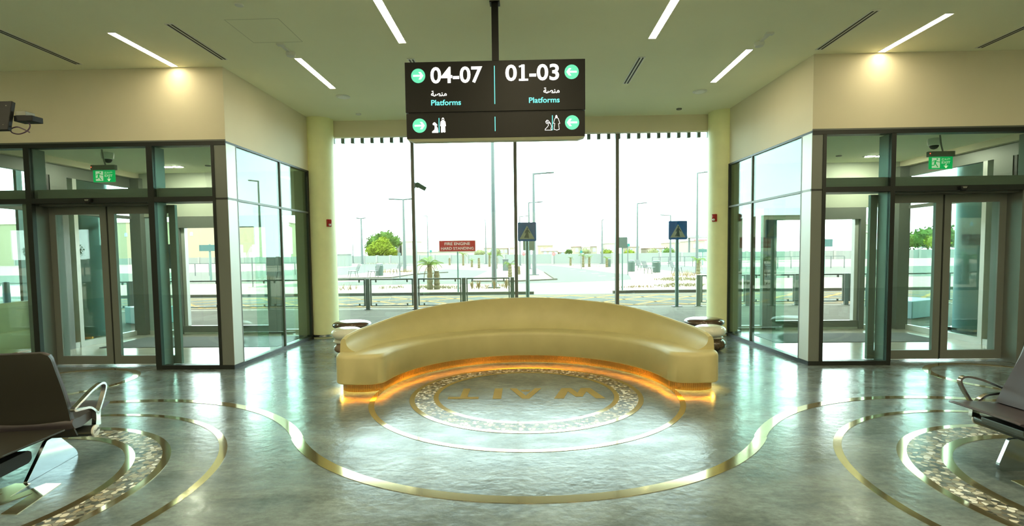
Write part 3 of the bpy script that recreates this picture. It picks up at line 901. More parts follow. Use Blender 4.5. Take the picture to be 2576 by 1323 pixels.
    for x in (-0.012, -0.617, -1.222):
        mb = MB()
        sec = [(-0.016, -0.0085), (0.016, -0.0085), (0.016, 0.0085), (-0.016, 0.0085)]
        mb.tube([p + Vector((x, 0, 0)) for p in loop], 0.01, closed=True, sect=sec, upv=Vector((1, 0, 0)))
        mb.prism(rounded([(0.01, 0.30), (0.075, 0.30), (0.072, 0.36), (0.085, 0.43), (0.052, 0.405), (0.02, 0.43), (0.022, 0.36)], 0.008, 3), x - 0.016, x + 0.016, lambda u, v, q: (q, u, v))
        mb.build('armrest', 'chrome', t, smooth=True, bevel=0.003)
    if rear_pan:
        MB().prism(rounded([(-1.36, -0.215), (-0.05, -0.215), (-0.10, -0.74), (-1.31, -0.74)], 0.03), 0.352, 0.366).build('rear_pan', 'shell', t, bevel=0.004)
        pb = MB().prism(rounded([(-0.60, 0.185), (-0.60, 0.26), (-0.33, 0.26), (-0.30, 0.24), (-0.30, 0.19), (-0.33, 0.17), (-0.57, 0.17)], 0.012, 3), -0.55, -0.225, lambda u, v, q: (q, u, v)).box(-0.42, -0.37, -0.40, 0.0, 0.235, 0.255).build('power_box', 'dplast', t, bevel=0.005)
        MB().box(-0.33, -0.31, -0.55, -0.40, 0.2598, 0.2612).build('marking', 'white', pb)
    return t
seating('dark beam seat seen from behind at lower left, chrome armrest and blade leg', (-3.32, 3.80, 0), math.radians(10), True)
seating('dark padded beam seat facing left at the lower right edge', (3.495, 3.99, 0), math.radians(91.5), False, -0.15, 0.0, 0.13)

# ------------------------------------------------------------------ hanging platform sign
SX, SY, SZ = -1.224, 5.41, 3.588        # top left corner of the front face
KX, KZ = 0.00412, 0.00408
def su(px): return SX + (px - 1018) * KX
def sv(px, py): return SZ - (py - (157 - 0.0150 * (px - 1018))) * KZ
sg = thing('platform_sign', 'black hanging platform sign on a black ceiling pole, lit white lettering', 'sign', (0, 0, 0))
XR = SX + 1.87
pu = MB().box(SX, XR, SY, SY + 0.15, SZ - 0.515, SZ).build('upper_panel', 'signblk', sg, bevel=0.004)
pl = MB().box(SX + 0.006, XR - 0.004, SY, SY + 0.15, SZ - 0.785, SZ - 0.527).build('lower_panel', 'signblk', sg, bevel=0.004)
MB().box(SX + 0.03, XR - 0.03, SY + 0.01, SY + 0.14, SZ - 0.53, SZ - 0.51).build('panel_joint', 'dplast', sg)
MB().add([(SX + 0.006, SY + 0.004, SZ - 0.785), (XR - 0.004, SY + 0.004, SZ - 0.785), (XR - 0.004, SY + 0.146, SZ - 0.785), (SX + 0.006, SY + 0.146, SZ - 0.785),
          (SX + 0.07, SY + 0.03, SZ - 0.81), (XR - 0.07, SY + 0.03, SZ - 0.81), (XR - 0.07, SY + 0.12, SZ - 0.81), (SX + 0.07, SY + 0.12, SZ - 0.81)],
         [(0, 1, 5, 4), (1, 2, 6, 5), (2, 3, 7, 6), (3, 0, 4, 7), (4, 5, 6, 7), (0, 3, 2, 1)]).build('underside', 'signu', sg)
MB().box(-0.317, -0.247, SY + 0.04, SY + 0.11, SZ, H).build('pole', 'signblk', sg)
MB().box(-0.335, -0.229, SY + 0.02, SY + 0.13, H - 0.012, H).build('ceiling_plate', 'signblk', sg)
yf = SY - 0.001
def sbox(px0, px1, py0, py1, pxr=None):
    q = pxr if pxr else (px0 + px1) / 2
    return su(px0), su(px1), sv(q, py1), sv(q, py0)
def put(name, m, par, fn):
    q = MB(); fn(q); return q.build(name, m, par)
put('platform_number', 'litw', pu, lambda q: text(q, '04-07', *sbox(1083, 1214, 168.5, 210), yf, 0.003, 0.022))
put('platform_number', 'litw', pu, lambda q: (text(q, '01-03', *sbox(1272, 1406.5, 163.5, 204.5), yf, 0.003, 0.022), stroke(q, [(su(1307.5), sv(1318, 202)), (su(1327.5), sv(1318, 202))], 0.02, yf, 0.003), stroke(q, [(su(1307.5), sv(1318, 169)), (su(1317), sv(1318, 166))], 0.016, yf, 0.003)))
AR = '\uFE94\uFEBC\uFEE8\uFEE3'
put('arabic_word', 'litw', pu, lambda q: text(q, AR, *sbox(1083.5, 1123.5, 228.5, 242.5), yf, 0.003, 0.018))
put('arabic_word', 'litw', pu, lambda q: text(q, AR, *sbox(1367, 1407.5, 221.5, 236), yf, 0.003, 0.018))
put('english_word', 'litc', pu, lambda q: text(q, 'Platforms', *sbox(1083.5, 1159, 251, 265), yf, 0.003, 0.016))
put('english_word', 'litc', pu, lambda q: text(q, 'Platforms', *sbox(1330.5, 1407.5, 245.5, 259.5), yf, 0.003, 0.016))
def vline(par, px, a, b):
    put('divider_line', 'litc', par, lambda q: q.prism([(su(px - 0.9), sv(px, b)), (su(px + 0.9), sv(px, b)), (su(px + 0.9), sv(px, a)), (su(px - 0.9), sv(px, a))], 0, 1, flat(yf, 0.003)))
vline(pu, 1244.5, 167, 262); vline(pl, 1244.5, 294, 330); vline(pl, 1102.5, 297, 333); vline(pl, 1389, 291, 328)
def arrow(par, cx, cy, dr):
    X, Zc = su(cx), sv(cx, cy)
    put('arrow_disc', 'litt', par, lambda q: q.prism(disc_pts(X, Zc, 0.0735), 0, 1, flat(yf, 0.003)))
    q = MB()
    h = 0.0085; k = 0.037; e = 0.024
    pts = [(-0.052, -h), (0.025, -h), (0.004, -k), (0.004 + e, -k), (0.054, 0), (0.004 + e, k), (0.004, k), (0.025, h), (-0.052, h)]
    q.prism([(X + dr * a, Zc + b) for a, b in pts], 0, 1, flat(yf - 0.003, 0.002))
    q.build('arrow', 'litw', par)
arrow(pu, 1052, 191, 1); arrow(pu, 1438, 183, -1); arrow(pl, 1053, 316, 1); arrow(pl, 1438.5, 309, -1)
kneel = [(1084.5, 334), (1084.5, 331), (1087, 329), (1090.5, 326), (1091.5, 320), (1090.5, 315), (1087, 314.5), (1086, 311.5), (1089, 308), (1092, 307.5), (1098, 313.5), (1098, 316), (1095, 315), (1099, 322), (1100, 329), (1100, 334)]
stand = [(1107, 333), (1107.5, 322), (1107.5, 317.5), (1105.3, 317), (1106.5, 306), (1109.5, 303.5), (1109.5, 298.5), (1111.5, 296), (1114, 296), (1115.7, 298.5), (1115.7, 303.5), (1118.5, 306), (1120, 317), (1117.8, 317.5), (1118.3, 332), (1116, 333.5), (1112.8, 332), (1110, 333.5)]
put('kneeling_figure', 'litw', pl, lambda q: q.prism([(su(x), sv(x, y)) for x, y in kneel], 0, 1, flat(yf, 0.003)))
put('standing_figure', 'litw', pl, lambda q: (q.prism([(su(x), sv(x, y)) for x, y in stand], 0, 1, flat(yf, 0.003))))
put('face_opening', 'signblk', pl, lambda q: q.prism(disc_pts(su(1112.7), sv(1112.7, 300.6), 0.0075, 14), 0, 1, flat(yf - 0.003, 0.001)))
k2 = [(1370.5, 328), (1371, 325), (1375, 321.5), (1379, 316), (1378.5, 312), (1374, 311), (1372, 307), (1375, 303.2), (1378, 303.5), (1384, 311), (1387, 319), (1385, 324), (1387, 328)]
s2 = [(1393, 326), (1395, 311.5), (1391.5, 311), (1395, 299.5), (1397, 297), (1397, 293.5), (1399, 291.2), (1401, 293.5), (1401.3, 297), (1404, 299.5), (1407.5, 311), (1404.5, 312), (1406, 326), (1400, 328)]
put('kneeling_figure', 'litw', pl, lambda q: (stroke(q, [(su(x), sv(x, y)) for x, y in k2], 0.0042, yf, 0.003, True), stroke(q, [(su(x), sv(x, y)) for x, y in [(1375, 303.6), (1376, 308), (1384, 311.5)]], 0.005, yf, 0.003)))
put('standing_figure', 'litw', pl, lambda q: (stroke(q, [(su(x), sv(x, y)) for x, y in s2], 0.0042, yf, 0.003, True), stroke(q, [(su(1399), sv(1399, 291.5)), (su(1399), sv(1399, 297))], 0.011, yf, 0.003)))

# ------------------------------------------------------------------ ceiling fittings
def lamp(x, y0, y1, label, group='linear ceiling lights', wd=0.085):
    t = thing('linear_ceiling_light', label, 'ceiling light', (x, (y0 + y1) / 2, H), group=group)
    l = (y1 - y0) / 2
    mb = MB()
    for a in (-1, 1):
        mb.box(a * (wd / 2 + 0.004) - 0.004, a * (wd / 2 + 0.004) + 0.004, -l - 0.008, l + 0.008, -0.006, 0)
        mb.box(-wd / 2, wd / 2, a * (l + 0.004) - 0.004, a * (l + 0.004) + 0.004, -0.006, 0)
    mb.build('trim_frame', 'white', t)
    MB().box(-wd / 2, wd / 2, -l, l, -0.007, -0.001).build('diffuser', 'strip', t)
    return t
lamp(-4.755, 5.97, 7.04, 'glowing strip light touching the cream bulkhead on the far left')
lamp(-1.475, 5.30, 6.43, 'glowing strip light left of the black sign pole')
lamp(-2.965, 6.85, 8.09, 'glowing strip light between sign and left bulkhead')
lamp(1.588, 5.30, 6.46, 'glowing strip light right of the black sign pole')
lamp(2.947, 6.88, 8.155, 'glowing strip light between sign and right bulkhead')
lamp(4.755, 5.97, 7.055, 'glowing strip light touching the cream bulkhead on the far right')
l0 = None
for y in (3.0, 0.2, -2.8, -5.4):  # added lamps out of view, made wide to fill the hall with light
    for x in (-6.5, -3.2, 0.0, 3.2, 6.5):
        lb = 'unseen ceiling strip added as fill light, nearer the viewer than the sign'
        if l0 is None: l0 = lamp(x, y - 0.8, y + 0.8, lb, 'added unseen fill strips over the near half of the hall', 0.30)
        else: dup(l0, lb, (x, y, H))
def diffuser(x, y0, y1, label, wd=0.10):
    t = thing('slot_diffuser', label, 'air diffuser', (x, (y0 + y1) / 2, H), group='slot air diffusers in the ceiling')
    l = (y1 - y0) / 2
    MB().box(-wd / 2, wd / 2, -l, l, -0.006, 0).build('frame', 'white', t)
    for a in (-0.22, 0.22):
        MB().box(wd * a - 0.011, wd * a + 0.011, -l + 0.02, l - 0.02, -0.0075, -0.002).build('slot', 'slot', t)
diffuser(-5.96, 5.5, 6.90, 'slot diffuser in the ceiling, farthest left')
diffuser(-3.945, 5.77, 6.85, 'slot diffuser ending at the left bulkhead corner')
diffuser(3.87, 5.84, 6.94, 'slot diffuser ending at the right bulkhead corner')
diffuser(5.96, 6.0, 7.0, 'slot diffuser in the ceiling, farthest right')
diffuser(1.60, 7.06, 8.15, 'slot diffuser right of the hanging sign')
diffuser(-1.49, 6.95, 8.1, 'slot diffuser mostly behind the hanging sign')

def disc(name, x, y, r, h, m, label, cat, grp=None, z=H):
    t = thing(name, label, cat, (x, y, z), group=grp)
    MB().lathe([(r, 0), (r, -h * 0.4), (r * 0.9, -h), (r * 0.5, -h * 1.02)], n=32).build('body', m, t, smooth=True)
    MB().lathe([(r * 0.72, -h * 0.9), (r * 0.70, -h * 1.15), (r * 0.3, -h * 1.2)], n=28).build('grille', m, t, smooth=True)
disc('ceiling_speaker', -2.96, 8.53, 0.115, 0.012, 'white', 'round white ceiling speaker left of the sign', 'speaker')
disc('ceiling_speaker', 2.90, 8.62, 0.115, 0.012, 'white', 'round white ceiling speaker right of the sign', 'speaker')
disc('ceiling_sensor', -3.04, 9.56, 0.05, 0.02, 'white', 'tiny ceiling sensor near the left column', 'sensor')
disc('ceiling_sensor', 2.86, 9.62, 0.05, 0.02, 'gplast', 'tiny ceiling sensor near the right column', 'sensor')
disc('ceiling_disc', -2.93, 5.39, 0.045, 0.012, 'white', 'white round cover high on the ceiling, top left', 'cover')
for sx, lab in ((-1, 'white smoke detector on a short conduit, left side of the ceiling'), (1, 'white smoke detector on a short conduit, right side of the ceiling')):
    t = thing('smoke_detector', lab, 'smoke detector', (sx * 2.973, 6.66, H))
    MB().lathe([(0.058, 0), (0.062, -0.02), (0.05, -0.05), (0.03, -0.058)], n=28).build('body', 'white', t, smooth=True)
    MB().box(-0.02, 0.02, -0.24, -0.05, -0.018, 0).build('conduit', 'white', t)
    MB().box(-0.045, 0.045, -0.30, -0.24, -0.02, 0).build('junction_plate', 'white', t)
hp = thing('access_panel', 'flush square access panel in the ceiling, upper left', 'panel', (-2.98, 6.03, H))
mb = MB()
for a in (-1, 1):
    mb.box(a * 0.30 - 0.003, a * 0.30 + 0.003, -0.31, 0.31, -0.001, 0.0).box(-0.30, 0.30, a * 0.31 - 0.003, a * 0.31 + 0.003, -0.001, 0.0)
mb.build('joint', 'signu', hp)

# monitor seen from behind, top left
tv = thing('monitor', 'black monitor back with grey box and looping cable at the upper left edge', 'monitor', (-5.36, 5.0, 3.0))
T = Matrix.Rotation(math.radians(-12), 4, 'X')
MB().box(-0.40, 0.335, -0.02, 0.02, -0.15, 0.15, T).build('screen_panel', 'dplast', tv, bevel=0.005)
for zz in (0.10, -0.10):
    p = T @ Vector((0.285, -0.021, zz))
    MB().blob(p, 0.006, 0.004, 0.006, 10, 6).build('screw', 'chrome', tv)
MB().box(0.33, 0.52, 0.02, 0.14, -0.045, 0.012).build('bracket', 'dplast', tv, bevel=0.006)
MB().box(0.35, 0.455, 0.02, 0.12, 0.012, 0.052).build('media_box', 'gplast', tv, bevel=0.003)
pth = smooth_path([(0.44, 0.06, -0.045), (0.475, 0.04, -0.09), (0.45, 0.03, -0.14), (0.38, 0.02, -0.17), (0.31, 0.02, -0.155), (0.30, 0.02, -0.12), (0.36, 0.02, -0.10), (0.42, 0.02, -0.12), (0.485, 0.02, -0.155)], 6)
MB().tube(pth, 0.006, 8).build('cable', 'purple', tv, smooth=True)
MB().tube([(-0.2, 0.05, 0.0), (-0.2, 0.05, H - 3.0)], 0.025, 16).build('ceiling_pole', 'dplast', tv, smooth=True)

# ------------------------------------------------------------------ lobby fittings
def exit_sign(x, y, label):
    t = thing('exit_sign', label, 'exit sign', (x, y, 0), 0)
    z0 = 2.79
    MB().tube(smooth_path([(-0.02, 0, LC), (0.0, 0, 3.16), (0.03, 0, 3.05)], 5), 0.011, 10).build('hanger', 'gplast', t, smooth=True)
    MB().box(-0.195, 0.195, -0.03, 0.03, 2.975, 3.055).build('housing', 'gplast', t, bevel=0.008)
    led = MB().blob((-0.18, -0.032, 3.02), 0.006, 0.004, 0.006, 10, 6).build('indicator', 'redled', t)
    p = MB().box(-0.175, 0.175, -0.006, 0.006, z0, 2.978).build('sign_plate', 'exitg', t)
    w = MB(); gq = MB()
    yf = -0.0065
    U = lambda a, b: (-0.175 + a * 0.35, z0 + b * 0.188)
    w.prism([U(0.12, 0.10), U(0.46, 0.10), U(0.46, 0.90), U(0.12, 0.90)], 0, 1, flat(yf, 0.001))
    text(w, '\uFE9D\uFEED\uFEAE\uFEA7', *(U(0.53, 0)[0], U(0.90, 0)[0], U(0, 0.68)[1], U(0, 0.88)[1]), yf, 0.001, 0.01)
    text(w, 'EXIT', *(U(0.53, 0)[0], U(0.90, 0)[0], U(0, 0.43)[1], U(0, 0.62)[1]), yf, 0.001, 0.02)
    stroke(w, [U(0.72, 0.37), U(0.72, 0.12)], 0.018, yf, 0.001)
    w.prism([U(0.63, 0.24), U(0.72, 0.06), U(0.81, 0.24), U(0.80, 0.29), U(0.72, 0.20), U(0.64, 0.29)], 0, 1, flat(yf, 0.001))
    gq.prism(disc_pts(*U(0.34, 0.80), 0.0125, 16), 0, 1, flat(yf - 0.001, 0.001))
    for pts, wdt in (([U(0.27, 0.66), U(0.25, 0.46)], 0.026), ([U(0.29, 0.68), U(0.19, 0.66), U(0.15, 0.57)], 0.010), ([U(0.28, 0.69), U(0.36, 0.58), U(0.46, 0.56)], 0.010),
                     ([U(0.26, 0.45), U(0.21, 0.31), U(0.06, 0.28)], 0.014), ([U(0.26, 0.46), U(0.31, 0.33), U(0.37, 0.18)], 0.014)):
        stroke(gq, pts, wdt, yf - 0.001, 0.001)
    w.build('white_marks', 'exitw', p); gq.build('running_figure', 'exitg', p)
    return t
exit_sign(-6.605, 8.0, 'green EXIT sign hanging behind the left clerestory')
exit_sign(6.31, 8.0, 'green EXIT sign hanging behind the right clerestory')
for x, y, lab in ((-6.74, 8.25, 'white dome camera on the left lobby ceiling'), (6.40, 8.25, 'white dome camera on the right lobby ceiling')):
    t = thing('dome_camera', lab, 'security camera', (x, y, LC))
    MB().lathe([(0.085, 0), (0.088, -0.03), (0.08, -0.10), (0.062, -0.11)], n=28).build('housing', 'white', t, smooth=True)
    MB().lathe([(0.062, -0.108), (0.058, -0.13), (0.04, -0.155), (0.015, -0.165)], n=28).build('dome', 'dplast', t, smooth=True)
for x, y, lab in ((-6.62, 9.62, 'recessed downlight in the left lobby ceiling'), (6.48, 9.70, 'recessed downlight in the right lobby ceiling')):
    t = thing('downlight', lab, 'ceiling light', (x, y, LC))
    MB().box(-0.2, 0.2, -0.07, 0.07, -0.006, 0).build('trim_frame', 'alu_d', t)
    for dx in (-0.1, 0.1):
        MB().box(dx - 0.07, dx + 0.07, -0.05, 0.05, -0.010, -0.005).build('lens', 'spot', t)
for x, y, lab in ((-5.9, 9.55, 'tiny detector on the left lobby ceiling'), (5.75, 9.6, 'tiny detector on the right lobby ceiling')):
    disc('ceiling_detector', x, y, 0.05, 0.015, 'gplast', lab, 'sensor', None, LC)
for x, lab in ((-7.225, 'black display panel beside the left outer door'),):
    t = thing('wall_display', lab, 'display', (x, YO - 0.04, 0))
    MB().box(-0.08, 0.08, -0.03, 0.0, 1.36, 1.86).build('casing', 'dplast', t, bevel=0.004)
    MB().box(-0.07, 0.07, -0.032, -0.03, 1.38, 1.84).build('screen', 'navy', t)
for x, y, ang, lab in ((-3.672, 9.70, 0.0, 'red fire alarm sounder on the left column'), (3.515, 9.70, 0.0, 'red fire alarm sounder on the right column')):
    sx = -1 if x < 0 else 1
    cx = -3.93 if x < 0 else 3.775
    a = math.atan2(9.70 - 9.93, x - cx)
    t = thing('fire_alarm', lab, 'fire alarm', (cx + 0.262 * C_(a), 9.93 + 0.262 * S_(a), 2.21), a + PI / 2)
    MB().box(-0.045, 0.045, -0.035, 0.004, -0.07, 0.07).build('backbox', 'red', t, bevel=0.008)
    MB().box(-0.02, 0.035, -0.055, -0.033, 0.0, 0.055).build('horn', 'red', t, bevel=0.006)
    MB().blob((0.0, -0.045, -0.035), 0.026, 0.02, 0.022, 16, 8).build('strobe', 'white', t, smooth=True)
t = thing('bullet_camera', 'grey bullet camera fixed outside on the first window mullion', 'security camera', (-2.13, YW + 0.07, 2.95))
MB().lathe([(0.055, 0), (0.055, 0.03), (0.03, 0.035)], (0, 0, 0.03), 20, axis='y').build('base', 'gplast', t, smooth=True)
MB().tube([(-0.01, 0.04, 0.05), (0.06, 0.06, 0.005), (0.15, 0.08, -0.045)], [0.045, 0.046, 0.042], 18).build('barrel', 'gplast', t, smooth=True)
MB().box(0.0, 0.19, 0.02, 0.13, 0.0, 0.008, Matrix.Translation((0, 0.0, 0.06)) @ Matrix.Rotation(math.radians(28), 4, 'Y')).build('sunshield', 'alu', t)

# ------------------------------------------------------------------ outside: ground and roads
tag(box('ground', 'sand', None, -260, 260, 15.2, 330, -0.4, 0.0), 'pale sandy paving outside the station', 'ground', kind='structure')
tag(box('exterior_deck', 'deck', None, -60, 60, 10.45, 15.2, -0.3, -0.002), 'grey plank-paved pavement just outside the window', 'pavement', kind='structure')
def patch(name, m, pts, z, label, cat, kind='structure'):
    return tag(MB().prism(pts, z - 0.006, z).build(name, m), label, cat, kind=kind)
patch('road', 'asphalt', [(-80, 15.25), (80, 15.25), (80, 19.62), (-80, 19.62)], 0.006, 'pale asphalt road running past the pavement', 'road')
patch('road', 'asphalt', [(-8.2, 40.1), (-9.5, 46), (-9.0, 49.5), (-7.8, 52.7), (-3.3, 46.6), (-3.4, 33.3), (-2.7, 28.6), (-0.4, 28.0), (-0.4, 26.6), (-5.6, 27.0), (-14, 25.6), (-14, 27.6), (-9.0, 32)], 0.006, 'asphalt lane between the palms and the lamp post', 'road')
patch('road', 'asphalt', [(0.8, 63.6), (3.0, 64.6), (5.6, 48.1), (6.7, 38.4), (7.3, 36.2), (6.1, 29.4), (5.0, 28.4), (1.7, 27.1), (-0.4, 26.6), (-0.4, 28.2), (1.9, 29.8), (1.6, 41.4)], 0.006, 'asphalt lane right of the first crossing sign', 'road')
patch('road', 'asphalt', [(-14.4, 29.6), (-14.5, 39.6), (-14.1, 42.4), (-14.2, 52.4), (-15.2, 63.0), (-15.7, 73.3), (-16.9, 78.9), (-22.3, 83.0), (-27.9, 87.4), (-22.5, 69.7), (-23.6, 58.9), (-30.5, 52.4), (-60, 45), (-60, 30)], 0.006, 'curving asphalt road behind the benches on the left', 'road')
patch('road', 'asphalt', [(13.1, 60.0), (17.6, 61.8), (17.2, 50), (60, 42), (60, 30), (12.0, 29.6), (12.3, 36.2), (11.8, 40.2), (11.2, 51.1)], 0.006, 'asphalt road behind the benches on the right', 'road')
patch('road', 'asphalt', [(-60, 108), (-34.2, 92.3), (-16.8, 80.3), (-1.1, 69.5), (11.5, 64.8), (40, 69), (40, 73), (12.0, 67.4), (-1.1, 72.6), (-17.9, 85.3), (-36.7, 98.0)], 0.006, 'far asphalt lane at the foot of the boundary wall', 'road')

# kerb and hatching
def kerb(pts, label, m='kerb', h=0.11, w=0.16):
    mb = MB()
    for (x0, y0), (x1, y1) in zip(pts[:-1], pts[1:]):
        d = Vector((x1 - x0, y1 - y0)); n = Vector((-d.y, d.x)).normalized() * w
        mb.prism([(x0, y0), (x1, y1), (x1 + n.x, y1 + n.y), (x0 + n.x, y0 + n.y)], 0, h)
    tag(mb.build('kerb', m), label, 'kerb', kind='structure')
kerb([(-60, 19.62), (0.35, 19.62)], 'dark kerb along the road left of the crossing')
kerb([(3.4, 19.62), (4.2, 19.75), (60, 20.6)], 'dark kerb along the road right of the crossing')
kerb([(-14, 33.2), (-8.9, 34.0), (-8.5, 39.5), (-6.4, 42.8)], 'curved kerb of the island by the three left benches', h=0.08)
kerb([(-3.0, 28.6), (-0.5, 28.3), (1.9, 29.8), (1.7, 41)], 'kerb of the island with the tall right-armed lamp', h=0.08)
mb = MB()
for i in range(-9, 12):
    for dx in (3.3, -3.3):
        x = i * 1.65
        a = Vector((x - dx / 2, 15.45)); b = Vector((x + dx / 2, 18.9))
        n = Vector((-(b - a).y, (b - a).x)).normalized() * 0.065
        mb.prism([tuple(a - n), tuple(b - n), tuple(b + n), tuple(a + n)], 0.006, 0.009)
mb.prism([(-17, 18.9), (20, 18.9), (20, 19.03), (-17, 19.03)], 0.006, 0.009).prism([(-17, 15.36), (20, 15.36), (20, 15.46), (-17, 15.46)], 0.006, 0.009)
tag(mb.build('road_marking', 'yellow'), 'yellow box junction hatching on the near road', 'road marking', kind='structure')
mb = MB()
for x, y in ((4.9, 34), (5.0, 38), (4.6, 42.5), (4.2, 47), (5.3, 31)):
    mb.prism([(x, y), (x + 0.5, y + 0.2), (x + 0.5, y + 0.5), (x, y + 0.3)], 0.006, 0.009)
tag(mb.build('road_marking', 'whitep'), 'white lane dashes on the right hand lane', 'road marking', kind='structure')

# planting beds
def bed(pts, label, tall=0.12, dens=70, m='straw'):
    xs = [p[0] for p in pts]; ys = [p[1] for p in pts]
    mb = MB()
    def inside(x, y):
        c = False; j = len(pts) - 1
        for i in range(len(pts)):
            if (pts[i][1] > y) != (pts[j][1] > y) and x < (pts[j][0] - pts[i][0]) * (y - pts[i][1]) / (pts[j][1] - pts[i][1]) + pts[i][0]: c = not c
            j = i
        return c
    ar = (max(xs) - min(xs)) * (max(ys) - min(ys))
    for _ in range(int(dens * ar)):
        x = random.uniform(min(xs), max(xs)); y = random.uniform(min(ys), max(ys))
        if not inside(x, y): continue
        for k in range(3):
            a = random.uniform(0, 2 * PI); h = tall * random.uniform(0.5, 1.3); w = 0.012
            dx, dy = C_(a) * w, S_(a) * w; lx, ly = random.uniform(-1, 1) * h * 0.5, random.uniform(-1, 1) * h * 0.5
            mb.add([(x - dx, y - dy, 0.004), (x + dx, y + dy, 0.004), (x + lx, y + ly, h)], [(0, 1, 2)])
    tag(mb.build('ground_cover', m), label, 'ground cover', kind='stuff')
bed([(-5.2, 25.0), (-3.2, 24.4), (-2.9, 23.0), (-4.9, 23.2)], 'low green ground cover at the foot of the near palm', 0.12, 60, 'pgreen')
bed([(-2.5, 24.0), (-0.7, 26.0), (-0.6, 22.8), (-2.4, 22.8)], 'sparse grass in the bed around the tall lamp post', 0.16, 22, 'straw')
bed([(6.0, 23.9), (7.3, 25.4), (8.6, 24.3), (7.9, 22.9), (6.0, 22.7)], 'green ground cover bed behind the right crossing sign', 0.09, 60, 'pgreen')
bed([(7.0, 28.6), (8.8, 31.0), (10.1, 29.8), (9.1, 27.6), (8.0, 27.4)], 'green ground cover bed nearer the right hand benches', 0.10, 60, 'pgreen')
bed([(4.2, 23.2), (5.7, 23.6), (5.7, 22.6), (4.1, 22.3)], 'dry ground cover beside the grey sign back', 0.10, 40, 'straw')
bed([(-9.0, 23.9), (-7.9, 24.0), (-7.6, 22.9), (-8.6, 22.7)], 'dry grass tufts behind the railing on the far left', 0.26, 18, 'straw')
bed([(-7.3, 24.4), (-6.1, 25.1), (-5.6, 24.0), (-6.6, 23.3)], 'flat dry bed behind the second railing panel', 0.12, 30, 'pgreen')
bed([(-13.0, 45.6), (-9.8, 46.4), (-9.6, 45.0), (-12.8, 44.0)], 'dry planting at the foot of the double-armed lamp', 0.35, 22, 'straw')
bed([(3.6, 62), (9.3, 56), (9.8, 53.5), (5.4, 58)], 'dry planting strip around the far right palms', 0.14, 8, 'straw')
bed([(8.9, 32.5), (11.0, 34.6), (11.4, 33.4), (10.0, 31.6)], 'tall dry grass beside the right hand palm', 0.35, 16, 'straw')
bed([(-27, 86), (-18.5, 80.5), (-18.2, 79.5), (-26.5, 85)], 'low hedge line at the foot of the boundary wall', 0.5, 8, 'bush')

# dry shrubs near the tall lamp
def tuft(x, y, h, label, n=40):
    mb = MB()
    for _ in range(n):
        a = random.uniform(0, 2 * PI); l = random.uniform(0.35, 1) * h; sp = random.uniform(0.1, 0.55) * l
        tip = Vector((C_(a) * sp, S_(a) * sp, l)); mid = tip * 0.5 + Vector((0, 0, l * 0.12))
        nrm = Vector((-S_(a), C_(a), 0)) * 0.014
        mb.add([-nrm, nrm, mid + nrm, mid - nrm, tip], [(0, 1, 2, 3), (3, 2, 4)])
    o = mb.build('dry_shrub', 'straw'); o.location = (x, y, 0)
    tag(o, label, 'shrub', 'dry shrubs in the bed round the tall lamp post')
for x, y, h, lab in ((-2.38, 23.0, 0.42, 'dry shrub leftmost in the bed behind the railing'), (-2.05, 22.75, 0.5, 'dry shrub second from left in the lamp bed'), (-1.36, 22.75, 0.48, 'dry shrub right at the foot of the tall lamp'), (-0.82, 22.9, 0.52, 'dry shrub at the right end of the lamp bed')):
    tuft(x, y, h, lab)

# ------------------------------------------------------------------ railings
def railing(xlist, y, label):
    t = thing('glass_railing', label, 'railing', (0, y, 0), group='glass railings along the pavement edge')
    for x in xlist:
        MB().box(x - 0.055, x + 0.055, -0.035, 0.035, 0, 0.90).box(x - 0.09, x + 0.09, -0.07, 0.07, 0, 0.015).build('post', 'rail', t)
    for a, b in zip(xlist[:-1], xlist[1:]):
        a, b = a + 0.075, b - 0.075
        f = MB().box(a, b, -0.022, 0.022, 0.855, 0.895).box(a, b, -0.015, 0.015, 0.10, 0.125)
        f.box(a, a + 0.035, -0.02, 0.02, 0.10, 0.86).box(b - 0.035, b, -0.02, 0.02, 0.10, 0.86)
        for cx in (a + 0.17, b - 0.17):
            f.box(cx - 0.02, cx + 0.02, -0.02, 0.02, 0.79, 0.86).box(cx - 0.02, cx + 0.02, -0.02, 0.02, 0.12, 0.18)
        fo = f.build('panel_frame', 'rail', t)
        MB().box(a + 0.045, b - 0.045, -0.005, 0.005, 0.15, 0.83).build('pane', 'glass_c', fo)
railing([-0.36 - 1.405 * k for k in range(14, -1, -1)], 14.8, 'glass railing run left of the crossing, dark top rail')
railing([5.03 + 1.405 * k for k in range(0, 11)], 14.95, 'glass railing run right of the crossing, dark top rail')
def bollard(x, y, label):
    t = thing('bollard', label, 'bollard', (x, y, 0))
    MB().lathe([(0.085, 0), (0.085, 0.62), (0.07, 0.62)], n=24).build('lower_sleeve', 'bollard', t, smooth=True)
    MB().lathe([(0.08, 0.62), (0.08, 0.93), (0.05, 0.95)], n=24).build('upper_cap', 'pole', t, smooth=True)
bollard(9.5, 14.35, 'navy bollard with grey top outside the right lobby')
bollard(-14.9, 14.35, 'navy bollard with grey top outside, far left')
tag(MB().prism([(8.75, 11.75), (9.75, 12.3), (9.45, 12.9), (8.4, 12.3)], 0, 0.40).build('concrete_block', 'blockb', bevel=0.02), 'pale blue block seat outside the right lobby', 'block')
tag(MB().prism([(-9.75, 12.2), (-8.85, 11.75), (-8.55, 12.3), (-9.45, 12.8)], 0, 0.40).build('concrete_block', 'blockb', bevel=0.02), 'pale blue block seat outside the left lobby', 'block')

